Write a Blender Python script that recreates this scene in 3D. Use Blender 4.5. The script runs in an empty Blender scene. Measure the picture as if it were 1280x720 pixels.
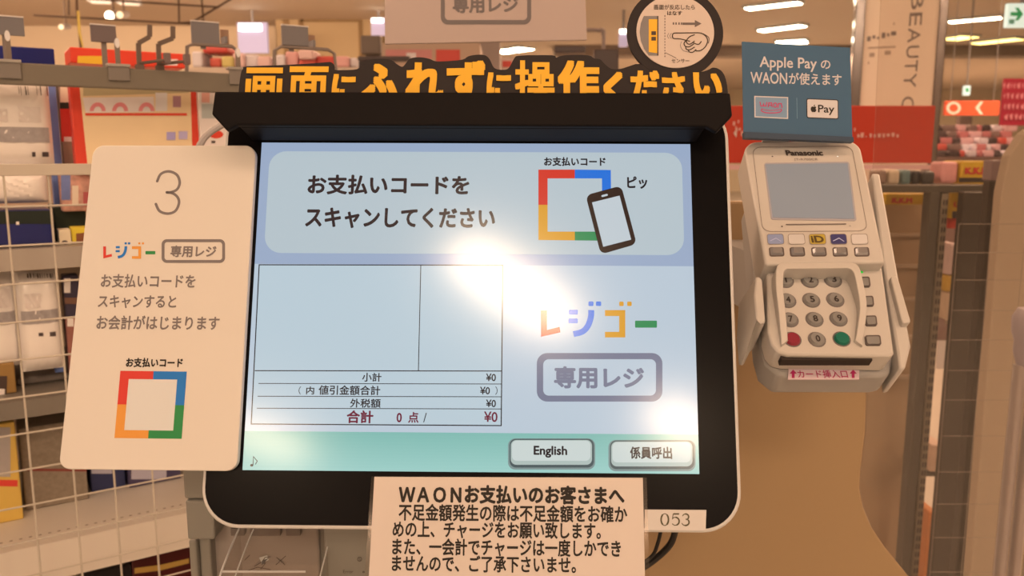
import bpy, bmesh, math, random
from mathutils import Vector, Matrix
random.seed(7)
R = math.radians
sc = bpy.context.scene
col = sc.collection
# ------------------------------------------------------------------ camera, world, light, exposure
FPX, PITCH, EYE = 1050.0, R(9), 1.45
cam_d = bpy.data.cameras.new('camera'); cam = bpy.data.objects.new('camera', cam_d); col.objects.link(cam)
cam.location = (0, 0, EYE); cam.rotation_euler = (R(90) - PITCH, 0, 0)
cam_d.sensor_width = 36; cam_d.lens = FPX * 36 / 1280; cam_d.clip_start = .02; cam_d.clip_end = 200
cam_d.dof.use_dof = True; cam_d.dof.focus_distance = .59; cam_d.dof.aperture_fstop = 13
sc.camera = cam
w = bpy.data.worlds.new('world'); sc.world = w; w.use_nodes = True
bgn = w.node_tree.nodes['Background']; bgn.inputs[0].default_value = (1, .62, .36, 1); bgn.inputs[1].default_value = .25
WARM = (1.0, .62, .385)
CEIL = 4.0
def area(name, x, y, sx, sy, watts, rot=0, z=CEIL - .06):
    l = bpy.data.lights.new(name, 'AREA'); l.shape = 'RECTANGLE'; l.size = sx; l.size_y = sy
    l.energy = watts; l.color = WARM
    o = bpy.data.objects.new(name, l); col.objects.link(o); o.location = (x, y, z); o.rotation_euler = (0, 0, rot)
    return o
LG = .42  # area lights added for overall light, standing in for rows of ceiling tubes
area('ceiling_fill_row', -4.6, -2.6, 5, .5, 220 * LG, R(-50))
area('ceiling_fill_row', 4.6, -3.0, 5, .5, 400 * LG, R(-50))
area('ceiling_fill_row', 0.0, -12.5, 8, .5, 700 * LG, 0)
area('ceiling_fill_row', .6, -1.0, 4, .5, 130 * LG, 0)
area('ceiling_fill_row', -3.4, 2.6, 4, .5, 500 * LG, R(-46))
area('ceiling_fill_row', 3.6, 3.2, 4, .5, 500 * LG, R(-46))
area('ceiling_fill_row', -7.5, 9.5, 5, .5, 900 * LG, R(-46))
area('ceiling_fill_row', 1.0, 9.5, 5, .5, 900 * LG, R(-46))
area('ceiling_fill_row', 9.0, 10.0, 5, .5, 1500 * LG, R(-46))
area('ceiling_fill_row', 3.0, 23.0, 6, .5, 2000 * LG, R(-46), 3.6)
area('ceiling_fill_row', 15.0, 26.0, 6, .5, 2600 * LG, R(-46), 3.6)
# area lights added to brighten the inner wall and the clad pillar
for x_, w_ in ((-12, 900), (-7.5, 1100), (-3.6, 900)):
    o_ = area('wall_wash_fill', x_, 12.2, 2.0, .4, w_ * LG * .55); o_.rotation_euler = (R(62), 0, 0)
vs = sc.view_settings
vs.view_transform = 'Standard'; vs.look = 'None'; vs.gamma = 1; vs.exposure = 0; vs.use_curve_mapping = False
sc.cycles.use_denoising = True

# ------------------------------------------------------------------ helpers
def s2l(c):
    c /= 255.0
    return c / 12.92 if c <= .04045 else ((c + .055) / 1.055) ** 2.4
def lin(c): return tuple(s2l(v) for v in c)
LIT = (1.0, .655, .415)
KK = .76
def alb(c, k=1.0):
    """surface colour of a thing that reads as sRGB c under the shop's warm lamps"""
    l = lin(c); v = [l[i] / LIT[i] * k * KK for i in range(3)]; t = min(1, .9 / max(v)); return tuple(max(.003, a * t) for a in v)
MC = {}
def mat(name, c=None, k=1.0, rough=.5, metal=0, spec=.4, emit=0, raw=False, noise=0, scale=40, coat=0, ecol=None):
    if name in MC: return MC[name]
    m = bpy.data.materials.new(name); m.use_nodes = True; MC[name] = m
    nt = m.node_tree; b = nt.nodes['Principled BSDF']
    base = (lin(c) if raw else alb(c, k)) if c else (0, 0, 0)
    b.inputs['Base Color'].default_value = (*base, 1)
    b.inputs['Roughness'].default_value = rough; b.inputs['Metallic'].default_value = metal
    b.inputs['Specular IOR Level'].default_value = spec
    if coat: b.inputs['Coat Weight'].default_value = coat; b.inputs['Coat Roughness'].default_value = .08
    if emit:
        b.inputs['Emission Color'].default_value = (*(ecol or lin(c)), 1); b.inputs['Emission Strength'].default_value = emit
    if noise:
        t = nt.nodes.new('ShaderNodeTexCoord'); n = nt.nodes.new('ShaderNodeTexNoise'); n.inputs['Scale'].default_value = scale
        n.inputs['Detail'].default_value = 3
        r = nt.nodes.new('ShaderNodeMapRange'); r.inputs[3].default_value = 1 - noise; r.inputs[4].default_value = 1 + noise
        x = nt.nodes.new('ShaderNodeVectorMath'); x.operation = 'SCALE'; x.inputs[0].default_value = base
        nt.links.new(t.outputs['Object'], n.inputs['Vector']); nt.links.new(n.outputs['Fac'], r.inputs[0])
        nt.links.new(r.outputs[0], x.inputs['Scale']); nt.links.new(x.outputs[0], b.inputs['Base Color'])
    return m
SCREEN_K = .93
def lit(name, c, k=SCREEN_K):
    """a colour shown by the lit touch screen, under its satin front glass"""
    if name in MC: return MC[name]
    m = bpy.data.materials.new(name); m.use_nodes = True; MC[name] = m
    b = m.node_tree.nodes['Principled BSDF']
    b.inputs['Base Color'].default_value = (.004, .004, .005, 1); b.inputs['Roughness'].default_value = .14
    b.inputs['Specular IOR Level'].default_value = .36
    b.inputs['Emission Color'].default_value = (*lin(c), 1); b.inputs['Emission Strength'].default_value = k
    return m
def clear(name, tint=(1, 1, 1), rough=.04, refl=1.0, haze=.0):
    if name in MC: return MC[name]
    m = bpy.data.materials.new(name); m.use_nodes = True; MC[name] = m
    nt = m.node_tree; nt.nodes.clear()
    o = nt.nodes.new('ShaderNodeOutputMaterial'); t = nt.nodes.new('ShaderNodeBsdfTransparent'); t.inputs[0].default_value = (*tint, 1)
    g = nt.nodes.new('ShaderNodeBsdfGlossy'); g.inputs['Roughness'].default_value = rough
    f = nt.nodes.new('ShaderNodeLayerWeight'); f.inputs[0].default_value = .5
    pw = nt.nodes.new('ShaderNodeMath'); pw.operation = 'POWER'; pw.inputs[1].default_value = 4
    mu = nt.nodes.new('ShaderNodeMath'); mu.operation = 'MULTIPLY_ADD'; mu.inputs[1].default_value = .6 * refl; mu.inputs[2].default_value = .035 * refl
    nt.links.new(f.outputs['Facing'], pw.inputs[0])
    mx = nt.nodes.new('ShaderNodeMixShader')
    nt.links.new(pw.outputs[0], mu.inputs[0]); nt.links.new(mu.outputs[0], mx.inputs[0])
    nt.links.new(t.outputs[0], mx.inputs[1]); nt.links.new(g.outputs[0], mx.inputs[2])
    last = mx
    if haze:
        d = nt.nodes.new('ShaderNodeBsdfDiffuse'); d.inputs[0].default_value = (.8, .78, .75, 1)
        n = nt.nodes.new('ShaderNodeTexNoise'); n.inputs['Scale'].default_value = 9; n.inputs['Detail'].default_value = 6
        tc = nt.nodes.new('ShaderNodeTexCoord'); nt.links.new(tc.outputs['Object'], n.inputs['Vector'])
        h = nt.nodes.new('ShaderNodeMath'); h.operation = 'MULTIPLY'; h.inputs[1].default_value = haze * 2
        nt.links.new(n.outputs['Fac'], h.inputs[0])
        m2 = nt.nodes.new('ShaderNodeMixShader'); nt.links.new(h.outputs[0], m2.inputs[0])
        nt.links.new(mx.outputs[0], m2.inputs[1]); nt.links.new(d.outputs[0], m2.inputs[2]); last = m2
    nt.links.new(last.outputs[0], o.inputs[0])
    return m

def ray(px, py):
    v = ((px - 640) / FPX, -(py - 360) / FPX, 1.0)
    return Vector((v[0], math.cos(PITCH) + v[1] * math.sin(PITCH), -math.sin(PITCH) + v[1] * math.cos(PITCH)))
EYEV = Vector((0, 0, EYE))
def at(px, py, Y):
    d = ray(px, py); return EYEV + d * (Y / d.y)
class Frame:
    """a plane in the shop: origin, right, up and outward axes"""
    def __init__(s, o, ex, ey, ez=None):
        s.o = Vector(o); s.ex = Vector(ex).normalized()
        s.ez = Vector(ex).cross(Vector(ey)).normalized(); s.ey = s.ez.cross(s.ex)
    def m(s):
        M = Matrix((s.ex, s.ey, s.ez)).transposed().to_4x4(); M.translation = s.o; return M
    def uv(s, px, py, z=0):
        d = ray(px, py); o = s.o + s.ez * z
        p = EYEV + d * ((o - EYEV).dot(s.ez) / d.dot(s.ez)) - s.o
        return (p.dot(s.ex), p.dot(s.ey))
    def mp(s, pts, z=0): return [s.uv(x, y, z) for x, y in pts]
    def inv(s, P):
        q = Vector(P) - s.o; return Vector((q.dot(s.ex), q.dot(s.ey), q.dot(s.ez)))
def frame(px, py, Y, tilt=0, az=0, roll=0):
    o = at(px, py, Y)
    ex = Vector((math.cos(R(az)), math.sin(R(az)), 0)); back = Vector((-math.sin(R(az)), math.cos(R(az)), 0))
    ey = Vector((0, 0, 1)) * math.cos(R(tilt)) + back * math.sin(R(tilt))
    c, s = math.cos(R(roll)), math.sin(R(roll))
    return Frame(o, ex * c + ey * s, ey * c - ex * s)

def rr(x0, y0, x1, y1, r, n=6, corners='abcd'):
    """rounded rectangle; a = x0y0, b = x1y0, c = x1y1, d = x0y1"""
    sx = 1 if x1 > x0 else -1; sy = 1 if y1 > y0 else -1
    out = []
    for k, (cx, cy, a0, ch) in enumerate(((x0 + r * sx, y0 + r * sy, 180, 'a'), (x1 - r * sx, y0 + r * sy, 270, 'b'), (x1 - r * sx, y1 - r * sy, 0, 'c'), (x0 + r * sx, y1 - r * sy, 90, 'd'))):
        if ch not in corners:
            out.append(((x0 if ch in 'ad' else x1), (y0 if ch in 'ab' else y1))); continue
        for i in range(n + 1):
            a = R(a0 + 90 * i / n); out.append((cx + r * sx * math.cos(a), cy + r * sy * math.sin(a)))
    return out
def ell(cx, cy, rx, ry, n=24): return [(cx + rx * math.cos(2 * math.pi * i / n), cy + ry * math.sin(2 * math.pi * i / n)) for i in range(n)]
def arc(cx, cy, rx, ry, a0, a1, n=10): return [(cx + rx * math.cos(R(a0 + (a1 - a0) * i / n)), cy + ry * math.sin(R(a0 + (a1 - a0) * i / n))) for i in range(n + 1)]
def quad4(q, n): # bilinear rounded quad helper: map unit coords on to four corners TL TR BR BL
    (ax, ay), (bx, by), (cx, cy), (dx, dy) = q
    return [((ax * (1 - u) + bx * u) * (1 - v) + (dx * (1 - u) + cx * u) * v, (ay * (1 - u) + by * u) * (1 - v) + (dy * (1 - u) + cy * u) * v) for u, v in n]
def rquad(q, ru, rv=None, n=6, corners='abcd'):
    """quad with rounded corners; ru, rv are radii as fractions of the sides"""
    rv = rv or ru; out = []
    for (cx, cy, a0, ch) in ((ru, rv, 180, 'a'), (1 - ru, rv, 270, 'b'), (1 - ru, 1 - rv, 0, 'c'), (ru, 1 - rv, 90, 'd')):
        if ch not in corners:
            out.append({'a': (0, 0), 'b': (1, 0), 'c': (1, 1), 'd': (0, 1)}[ch]); continue
        for i in range(n + 1):
            a = R(a0 + 90 * i / n); out.append((cx + ru * math.cos(a), cy + rv * math.sin(a)))
    return quad4(q, out)
TXT = {}
def glyphs(body, off):
    if (body, off) in TXT: return TXT[(body, off)]
    c = bpy.data.curves.new('t', 'FONT'); c.body = body; c.offset = off; c.resolution_u = 3
    o = bpy.data.objects.new('t', c); col.objects.link(o)
    dg = bpy.context.evaluated_depsgraph_get(); dg.update()
    m = bpy.data.meshes.new_from_object(o.evaluated_get(dg))
    V = [(v.co.x, v.co.y) for v in m.vertices]; F = [tuple(p.vertices) for p in m.polygons]
    bpy.data.objects.remove(o); bpy.data.curves.remove(c); bpy.data.meshes.remove(m)
    TXT[(body, off)] = (V, F); return V, F
class MB:
    def __init__(s): s.v = []; s.f = []; s.mi = []; s.mats = []
    def _m(s, m):
        if m not in s.mats: s.mats.append(m)
        return s.mats.index(m)
    def add(s, V, F, m):
        k = len(s.v); i = s._m(m); s.v += [tuple(v) for v in V]; s.f += [tuple(k + a for a in f) for f in F]; s.mi += [i] * len(F); return s
    def flat(s, pts, z, m):
        a = sum(pts[i][0] * pts[(i + 1) % len(pts)][1] - pts[(i + 1) % len(pts)][0] * pts[i][1] for i in range(len(pts)))
        if a < 0: pts = pts[::-1]
        return s.add([(x, y, z) for x, y in pts], [tuple(range(len(pts)))], m)
    def prism(s, pts, z0, z1, m, top=None):
        """outline pts from z0 (back) to z1 (front); top: another outline at z1"""
        a = sum(pts[i][0] * pts[(i + 1) % len(pts)][1] - pts[(i + 1) % len(pts)][0] * pts[i][1] for i in range(len(pts)))
        t = top or pts
        if a < 0: pts = pts[::-1]; t = t[::-1]
        n = len(pts)
        V = [(x, y, z0) for x, y in pts] + [(x, y, z1) for x, y in t]
        F = [tuple(range(n))[::-1], tuple(range(n, 2 * n))] + [(i, (i + 1) % n, n + (i + 1) % n, n + i) for i in range(n)]
        return s.add(V, F, m)
    def ring(s, outer, inner, z0, z1, m):
        """frame between two outlines with the same number of points"""
        n = len(outer); V = [(x, y, z0) for x, y in outer] + [(x, y, z0) for x, y in inner] + [(x, y, z1) for x, y in outer] + [(x, y, z1) for x, y in inner]
        F = []
        for i in range(n):
            j = (i + 1) % n
            F += [(2 * n + i, 2 * n + j, 3 * n + j, 3 * n + i), (i, n + i, n + j, j), (i, j, 2 * n + j, 2 * n + i), (n + i, 3 * n + i, 3 * n + j, n + j)]
        return s.add(V, F, m)
    def flatring(s, outer, inner, z, m):
        n = len(outer); V = [(x, y, z) for x, y in outer] + [(x, y, z) for x, y in inner]
        return s.add(V, [(i, (i + 1) % n, n + (i + 1) % n, n + i) for i in range(n)], m)
    def box(s, x0, x1, y0, y1, z0, z1, m):
        return s.prism([(x0, y0), (x1, y0), (x1, y1), (x0, y1)], z0, z1, m)
    def stroke(s, pts, wd, z, m, closed=False, round=True, th=0):
        n = len(pts); ws = wd if isinstance(wd, (list, tuple)) else [wd] * n
        P = [Vector(p) for p in pts]; L = []; Rr = []
        for i in range(n):
            a = P[i - 1] if (i > 0 or closed) else P[i]; b = P[(i + 1) % n] if (i < n - 1 or closed) else P[i]
            t0 = (P[i] - a); t1 = (b - P[i])
            t = (t0.normalized() if t0.length > 1e-9 else Vector((0, 0))) + (t1.normalized() if t1.length > 1e-9 else Vector((0, 0)))
            if t.length < 1e-9: t = t1 if t1.length > 0 else t0
            t.normalize(); nr = Vector((-t.y, t.x))
            sc_ = 1.0
            if t0.length > 1e-9 and t1.length > 1e-9:
                cc = max(.5, nr.dot(Vector((-t0.y, t0.x)).normalized())); sc_ = 1 / cc
            L.append(P[i] + nr * ws[i] / 2 * sc_); Rr.append(P[i] - nr * ws[i] / 2 * sc_)
        V = [(p.x, p.y, z) for p in L] + [(p.x, p.y, z) for p in Rr]
        F = [(i, n + i, n + (i + 1) % n, (i + 1) % n) for i in range(n if closed else n - 1)]
        s.add(V, F, m)
        if round and not closed:
            for k in (0, n - 1): s.flat(ell(P[k].x, P[k].y, ws[k] / 2, ws[k] / 2, 10), z, m)
        return s
    def tube(s, pts, r, m, n=8, closed=False):
        P = [Vector(p) for p in pts]; k = len(P); V = []; F = []; up = None
        for i in range(k):
            a = P[max(0, i - 1)]; b = P[min(k - 1, i + 1)]
            if closed: a = P[i - 1]; b = P[(i + 1) % k]
            t = (b - a).normalized()
            if up is None: up = Vector((0, 0, 1)) if abs(t.z) < .9 else Vector((1, 0, 0))
            x = t.cross(up).normalized(); y = x.cross(t).normalized(); up = y
            rr_ = r[i] if isinstance(r, (list, tuple)) else r
            for j in range(n):
                q = P[i] + (x * math.cos(2 * math.pi * j / n) + y * math.sin(2 * math.pi * j / n)) * rr_; V.append(q)
        for i in range(k if closed else k - 1):
            for j in range(n):
                i2 = (i + 1) % k
                F.append((i * n + j, i * n + (j + 1) % n, i2 * n + (j + 1) % n, i2 * n + j))
        if not closed: F += [tuple(range(n))[::-1], tuple(range((k - 1) * n, k * n))]
        return s.add(V, F, m)
    def text(s, body, p0, p1, z, m, bold=0.0, sq=False):
        """body's ink box fitted from p0 (lower left) to p1 (upper right)"""
        V, F = glyphs(body, 0)
        xs = [v[0] for v in V]; ys = [v[1] for v in V]; x0, x1, y0, y1 = min(xs), max(xs), min(ys), max(ys)
        kx = (p1[0] - p0[0]) / max(1e-6, x1 - x0); ky = (p1[1] - p0[1]) / max(1e-6, y1 - y0)
        r = bold * 1.25
        x0 -= r; x1 += r; y0 -= r; y1 += r
        kx = (p1[0] - p0[0]) / max(1e-6, x1 - x0); ky = (p1[1] - p0[1]) / max(1e-6, y1 - y0)
        for k in range(9 if r else 1):
            dx, dy = (0, 0) if k == 8 or not r else (r * math.cos(k * math.pi / 4), r * math.sin(k * math.pi / 4)) if not sq else (r * max(-1, min(1, 1.5 * math.cos(k * math.pi / 4))), r * max(-1, min(1, 1.5 * math.sin(k * math.pi / 4))))
            s.add([(p0[0] + (x + dx - x0) * kx, p0[1] + (y + dy - y0) * ky, z + 9e-6 * k) for x, y in V], F, m)
        return s
    def build(s, name, parent=None, bevel=0, seg=2, smooth=False, mw=None):
        me = bpy.data.meshes.new(name); me.from_pydata(s.v, [], s.f)
        for m in s.mats: me.materials.append(m)
        me.polygons.foreach_set('material_index', s.mi)
        if smooth:
            me.polygons.foreach_set('use_smooth', [True] * len(me.polygons))
            me.set_sharp_from_angle(angle=R(38))
        me.update()
        o = bpy.data.objects.new(name, me); col.objects.link(o)
        if parent: o.parent = parent
        if mw is not None: o.matrix_world = mw
        if bevel:
            b = o.modifiers.new('edge', 'BEVEL'); b.width = bevel; b.segments = seg; b.limit_method = 'ANGLE'; b.angle_limit = R(40)
            b.harden_normals = False
        return o
def tag(o, label, cat, group=None, kind=None):
    o['label'] = label; o['category'] = cat
    if group: o['group'] = group
    if kind: o['kind'] = kind
    return o
def thing(name, F, label, cat, group=None):
    o = bpy.data.objects.new(name, None); o.empty_display_size = .05; col.objects.link(o); o.matrix_world = F.m() if isinstance(F, Frame) else Matrix.Translation(F)
    return tag(o, label, cat, group)
def struct(name, mb, **k):
    o = mb.build(name, **k); o['kind'] = 'structure'; return o
def ptext(mb, F, body, x0, y0, x1, y1, z, m, bold=0.0, sq=False):
    """words on plane F; x0, y1 = lower left of the ink, x1, y0 = upper right"""
    a = F.uv(x0, y1, z); b = F.uv(x1, (y0), z)
    return mb.text(body, a, b, z, m, bold, sq)
def pstroke(mb, F, pts, wpx, z, m, **k):
    s = (Vector(F.uv(pts[0][0] + 1, pts[0][1], z)) - Vector(F.uv(pts[0][0], pts[0][1], z))).length
    ws = [q * s for q in wpx] if isinstance(wpx, (list, tuple)) else wpx * s
    return mb.stroke(F.mp(pts, z), ws, z, m, **k)
def bez(p, n=8):
    """smooth curve through points (Catmull-Rom)"""
    out = []
    for i in range(len(p) - 1):
        a = p[max(0, i - 1)]; b = p[i]; c = p[i + 1]; d = p[min(len(p) - 1, i + 2)]
        for k in range(n):
            t = k / n
            out.append(tuple(.5 * (2 * b[j] + (c[j] - a[j]) * t + (2 * a[j] - 5 * b[j] + 4 * c[j] - d[j]) * t * t + (3 * b[j] - a[j] - 3 * c[j] + d[j]) * t ** 3) for j in range(len(b))))
    return out + [tuple(p[-1])]

# ------------------------------------------------------------------ materials
m_black = mat('black_glass', (22, 16, 13), rough=.22, spec=.05)
m_hood = mat('black_plastic', (28, 20, 16), rough=.5, spec=.06)
m_cream = mat('cream_plastic', (226, 190, 158), rough=.45)
m_termw = mat('warm_white_plastic', (216, 178, 144), k=.96, rough=.42)
m_termd = mat('terminal_grey_plastic', (176, 146, 120), rough=.5)
m_sign = mat('white_sign_board', (238, 197, 160), rough=.55, spec=.2)
m_ink = mat('brown_grey_ink', (122, 97, 82), k=1.2, rough=.6)
m_inkd = mat('dark_ink', (52, 36, 28), rough=.6)
m_inkk = mat('black_ink', (28, 18, 13), rough=.6)
m_red = mat('print_red', (226, 50, 34), rough=.45)
m_blue = mat('print_blue', (14, 108, 160), k=1.0, rough=.45)
m_orange = mat('print_orange', (240, 140, 48), rough=.45)
m_green = mat('print_green', (34, 126, 56), rough=.45)
m_gold = mat('sign_yellow', (240, 156, 22), k=1.15, rough=.5)
m_board = mat('sign_dark_board', (54, 40, 33), rough=.6, spec=.15)
m_kiosk = mat('kiosk_grey_beige', (150, 124, 98), rough=.5)
m_kioskd = mat('kiosk_seam', (90, 68, 50), rough=.6)
m_steel = mat('grey_steel', (148, 122, 102), rough=.5, metal=0)
m_wire = mat('cream_wire', (220, 178, 138), k=1.0, rough=.45)
m_shelf = mat('cream_shelf_steel', (208, 168, 132), k=1.5, rough=.5, noise=.04, scale=6)
m_lamp = mat('tube_light', (255, 240, 214), emit=26, ecol=(1, .83, .58))
m_lampy = mat('yellow_tube_light', (255, 230, 150), emit=5, ecol=(1, .72, .22))
m_lampback = mat('near_tube_light', (255, 240, 214), emit=120, ecol=(1, .70, .45))
m_fix = mat('lamp_housing', (220, 190, 160), rough=.5)

# ------------------------------------------------------------------ the shop: floor, ceiling, walls
m_floor = mat('floor_tiles', (205, 165, 128), rough=.35, noise=.06, scale=2)
m_ceil = mat('ceiling_board', (230, 176, 130), k=.85, rough=.8, noise=.02, scale=1)
m_wall = mat('tan_wall', (222, 172, 124), rough=.7, noise=.03, scale=1.2)
m_wallf = mat('far_wall', (226, 178, 128), rough=.7, noise=.03, scale=1.2)
struct('floor', MB().box(-24, 30, -17, 36, -.05, 0, m_floor))
struct('ceiling', MB().box(-24, 30, -17, 36, CEIL, CEIL + .1, m_ceil))
struct('wall_far', MB().box(-24, 30, 34, 34.2, 0, CEIL, m_wallf))
struct('wall_left', MB().box(-24.2, -24, -17, 36, 0, CEIL, m_wall))
struct('wall_right', MB().box(30, 30.2, -17, 36, 0, CEIL, m_wall))
struct('wall_rear', MB().box(-24, 30, -17.2, -17, 0, CEIL, m_wall))
p = at(345, 60, 17.4)
struct('wall_inner', MB().box(-24, p.x, 17.4, 17.6, 0, CEIL, m_wall))
struct('trim_1', MB().box(1.0, 30, 20.4, 21.0, CEIL - .24, CEIL, mat('soffit_paint', (150, 112, 84), rough=.8)))
# tan clad pillar behind the registers, with a panel line on its face
a = at(346, 60, 16.6); b = at(478, 60, 16.6)
pil = tag(MB().box(a.x, b.x, 16.6, 17.4, 0, CEIL, mat('pillar_cladding', (226, 168, 108), k=.65, rough=.7, noise=.02, scale=2)).build('pillar'), 'wide tan clad pillar behind the grey card holder, beyond the registers', 'pillar')
pil['kind'] = 'structure'
g = MB(); gm = mat('pillar_groove', (176, 122, 70), k=.65, rough=.8)
for (x0, y0, x1, y1) in ((376, 24, 453, 27.5), (376, 24, 379, 110), (450, 27, 453, 110), (357, 0, 360.5, 110)):
    q0 = at(x0, y1, 16.59); q1 = at(x1, y0, 16.59); g.box(q0.x, q1.x, 16.585, 16.6, q0.z, q1.z, gm)
g.build('panel_groove', pil)

# ceiling light fittings in view
def fitting(c, ang, length, m, label, width=.2, z=CEIL):
    F = Frame((c[0], c[1], z), (math.cos(ang), math.sin(ang), 0), (-math.sin(ang), math.cos(ang), 0))
    t = thing('ceiling_light', F, label, 'ceiling light', 'ceiling tube lights')
    MB().box(-length / 2 - .04, length / 2 + .04, -width / 2 - .03, width / 2 + .03, -.05, -.001, m_fix).build('housing', t)
    MB().box(-length / 2, length / 2, -width / 2, width / 2, -.062, -.05, m).build('diffuser', t)
    return t
A46 = R(-46)
def hit(px, py, z=CEIL):
    d = ray(px, py); return EYEV + d * ((z - .055 - EYE) / d.z)
def fit2(p0, p1, m, label, width=.2):
    a, b = hit(*p0), hit(*p1); d = b - a
    if d.length > 3.2: # clip very long stretches
        d = d * (3.2 / d.length)
    fitting(((a.x + b.x) / 2, (a.y + b.y) / 2), math.atan2(d.y, d.x), d.length, m, label, width)
fit2((934, 11.5), (1000, 4), m_lamp, 'white ceiling tube light highest above the blue card')
fit2((951, 39), (1004, 32.5), m_lamp, 'white ceiling tube light second above the blue card', .24)
fit2((972, 54), (1008, 52), m_lamp, 'white ceiling tube light just over the top edge of the blue card', .5)
fit2((1187, 28), (1251, 22.5), m_lamp, 'white ceiling tube light beside the green exit sign')
fit2((1186, 50), (1213, 46), m_lampy, 'short yellowish ceiling light right of the white poster pillar', .5)
fit2((1219, 55), (1274, 49), m_lampy, 'long yellowish ceiling light below the exit sign', .4)
fit2((622, 66), (658, 61), m_lamp, 'white ceiling light under the hanging white register sign', .5)
fit2((900, 70), (921, 61), m_lampy, 'yellowish ceiling light between the round notice and the blue card', .4)
m_lampd = mat('faint_tube_light', (240, 195, 160), emit=.75, ecol=(1, .72, .48))
fit2((114, 3.2), (138, 4.2), m_lampd, 'faint ceiling light at the top edge over the two spotlights', .14)
fit2((150, 5.2), (174, 6.2), m_lampd, 'faint ceiling light at the top edge right of the spotlights', .14)
# fittings behind the photographer: the screen mirrors them
fitting((-.09, -4.36), math.atan2(-1.5, .95), 1.35, m_lampback, 'tube light behind the photographer, nearest to the register', .28)
fitting((1.62, -7.5), math.atan2(-1.3, .75), 1.3, m_lampback, 'tube light behind the photographer, farther along the same line', .36)
fitting((-2.95, -7.9), math.atan2(-1.47, .59), 1.4, m_lampback, 'tube light behind the photographer, in the next line', .3)

# ------------------------------------------------------------------ the checkout monitor
RX = [.99990, -.00594, -.01288]; RY = [.01019, .98652, .16332]; T0 = [-.02693, -.00999, .57767]
def c2w(v): return Vector((v[0], v[2] * math.cos(PITCH) + v[1] * math.sin(PITCH), -v[2] * math.sin(PITCH) + v[1] * math.cos(PITCH)))
M = Frame(EYEV + c2w(T0), c2w(RX), c2w(RY))
mon = thing('checkout_monitor', M, 'large black framed self checkout touch monitor showing a payment screen', 'monitor')
ul = M.uv(252.5, 595)[0]; ur = M.uv(926.5, 600)[0]; vb = M.uv(590, 663.5)[1]; vt = M.uv(590, 128)[1]
MB().prism(rr(ul, vb, ur, vt, .026, 10), -.030, -.0008, m_cream).prism(rr(ul + .03, vb + .03, ur - .03, vt - .03, .02), -.052, -.030, m_cream).build('housing', mon, bevel=.0015, smooth=True)
e = .0026
MB().prism(rr(ul + e, vb + e, ur - e, vt - e, .024, 10), -.004, 0, m_black).build('bezel', mon, smooth=True)
# hood over the screen
hz = .034
ht = M.uv(590, 115, hz)[1]; hb = M.uv(590, 157, hz)[1]; hl = M.uv(264.5, 140, hz)[0]; hr = M.uv(915.5, 140, hz)[0]
hd = MB()
ch = .011
out = [(hl + .001, ht), (hr - .001, ht), (hr, hb + ch * .7), (hr - ch * 1.0, hb - .004), (hr - ch * 1.6, hb), (hl + ch * 1.6, hb), (hl + ch * 1.0, hb - .004), (hl, hb + ch * .7)]
hd.prism(out, .0285, hz, m_hood).box(hl + ch * 1.6, hr - ch * 1.6, hb + .0002, hb + .006, .001, .029, m_hood); hd.build('hood', mon, bevel=.0012)

# --- display
Z0 = .0006
s_bg = lit('screen_lavender', (158, 176, 204)); s_bg2 = lit('screen_pale_blue', (190, 206, 220)); s_ban = lit('screen_banner', (186, 201, 209))
s_teal = lit('screen_teal', (134, 194, 186)); s_teal2 = lit('screen_teal_pale', (150, 204, 198)); s_tab = lit('screen_table', (190, 209, 220))
s_txt = lit('screen_dark_text', (52, 40, 42), .9); s_blk = lit('screen_black', (30, 28, 36), .9); s_mar = lit('screen_maroon', (112, 30, 58), .9)
s_red = lit('screen_red', (216, 58, 44)); s_blu = lit('screen_blue', (28, 116, 222)); s_yel = lit('screen_yellow', (222, 160, 48)); s_grn = lit('screen_green', (42, 142, 88))
s_gry = lit('screen_badge_grey', (118, 124, 148)); s_pho = lit('screen_phone', (48, 32, 28), .9); s_whi = lit('screen_white', (196, 208, 216))
s_btn = lit('screen_button', (178, 196, 192)); s_btl = lit('screen_button_light', (206, 218, 216)); s_bts = lit('screen_button_shadow', (74, 92, 96)); s_btm = lit('screen_button_mid', (128, 150, 150))
DW, DH = .152, .114
d = MB()
vA = M.uv(590, 331.5)[1]; vB = M.uv(590, 541)[1]; vC = M.uv(590, 566)[1]
d.box(-DW, DW, -DH, DH, .0001, Z0 - .0001, s_bg)
d.flat([(-DW, vA), (DW, vA), (DW, DH), (-DW, DH)], Z0, s_bg); d.flat([(-DW, vB), (DW, vB), (DW, vA), (-DW, vA)], Z0, s_bg2)
for k in range(12):
    va_, vb_ = vB + (-DH - vB) * k / 12, vB + (-DH - vB) * (k + 1) / 12; c0, c1 = (132, 192, 184), (158, 210, 204)
    d.flat([(-DW, vb_), (DW, vb_), (DW, va_), (-DW, va_)], Z0, lit('screen_teal_%d' % k, tuple(c0[i] + (c1[i] - c0[i]) * k / 11 for i in range(3))))
disp = d.build('display', mon)
L1, L2, L3 = Z0 + .0002, Z0 + .0004, Z0 + .0006
b = MB(); x0, y0 = M.uv(336, 189, L1); x1, y1 = M.uv(855.5, 319, L1); x0 = M.uv(333.5, 254, L1)[0]
b.flat(rr(x0, y1, x1, y0, .012, 8), L1, s_ban)
ptext(b, M, 'お支払いコードを', 384, 219, 587, 243, L2, s_txt, .028)
ptext(b, M, 'スキャンしてください', 381, 260, 619, 285, L2, s_txt, .028)
b.build('banner_panel', disp)
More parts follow.
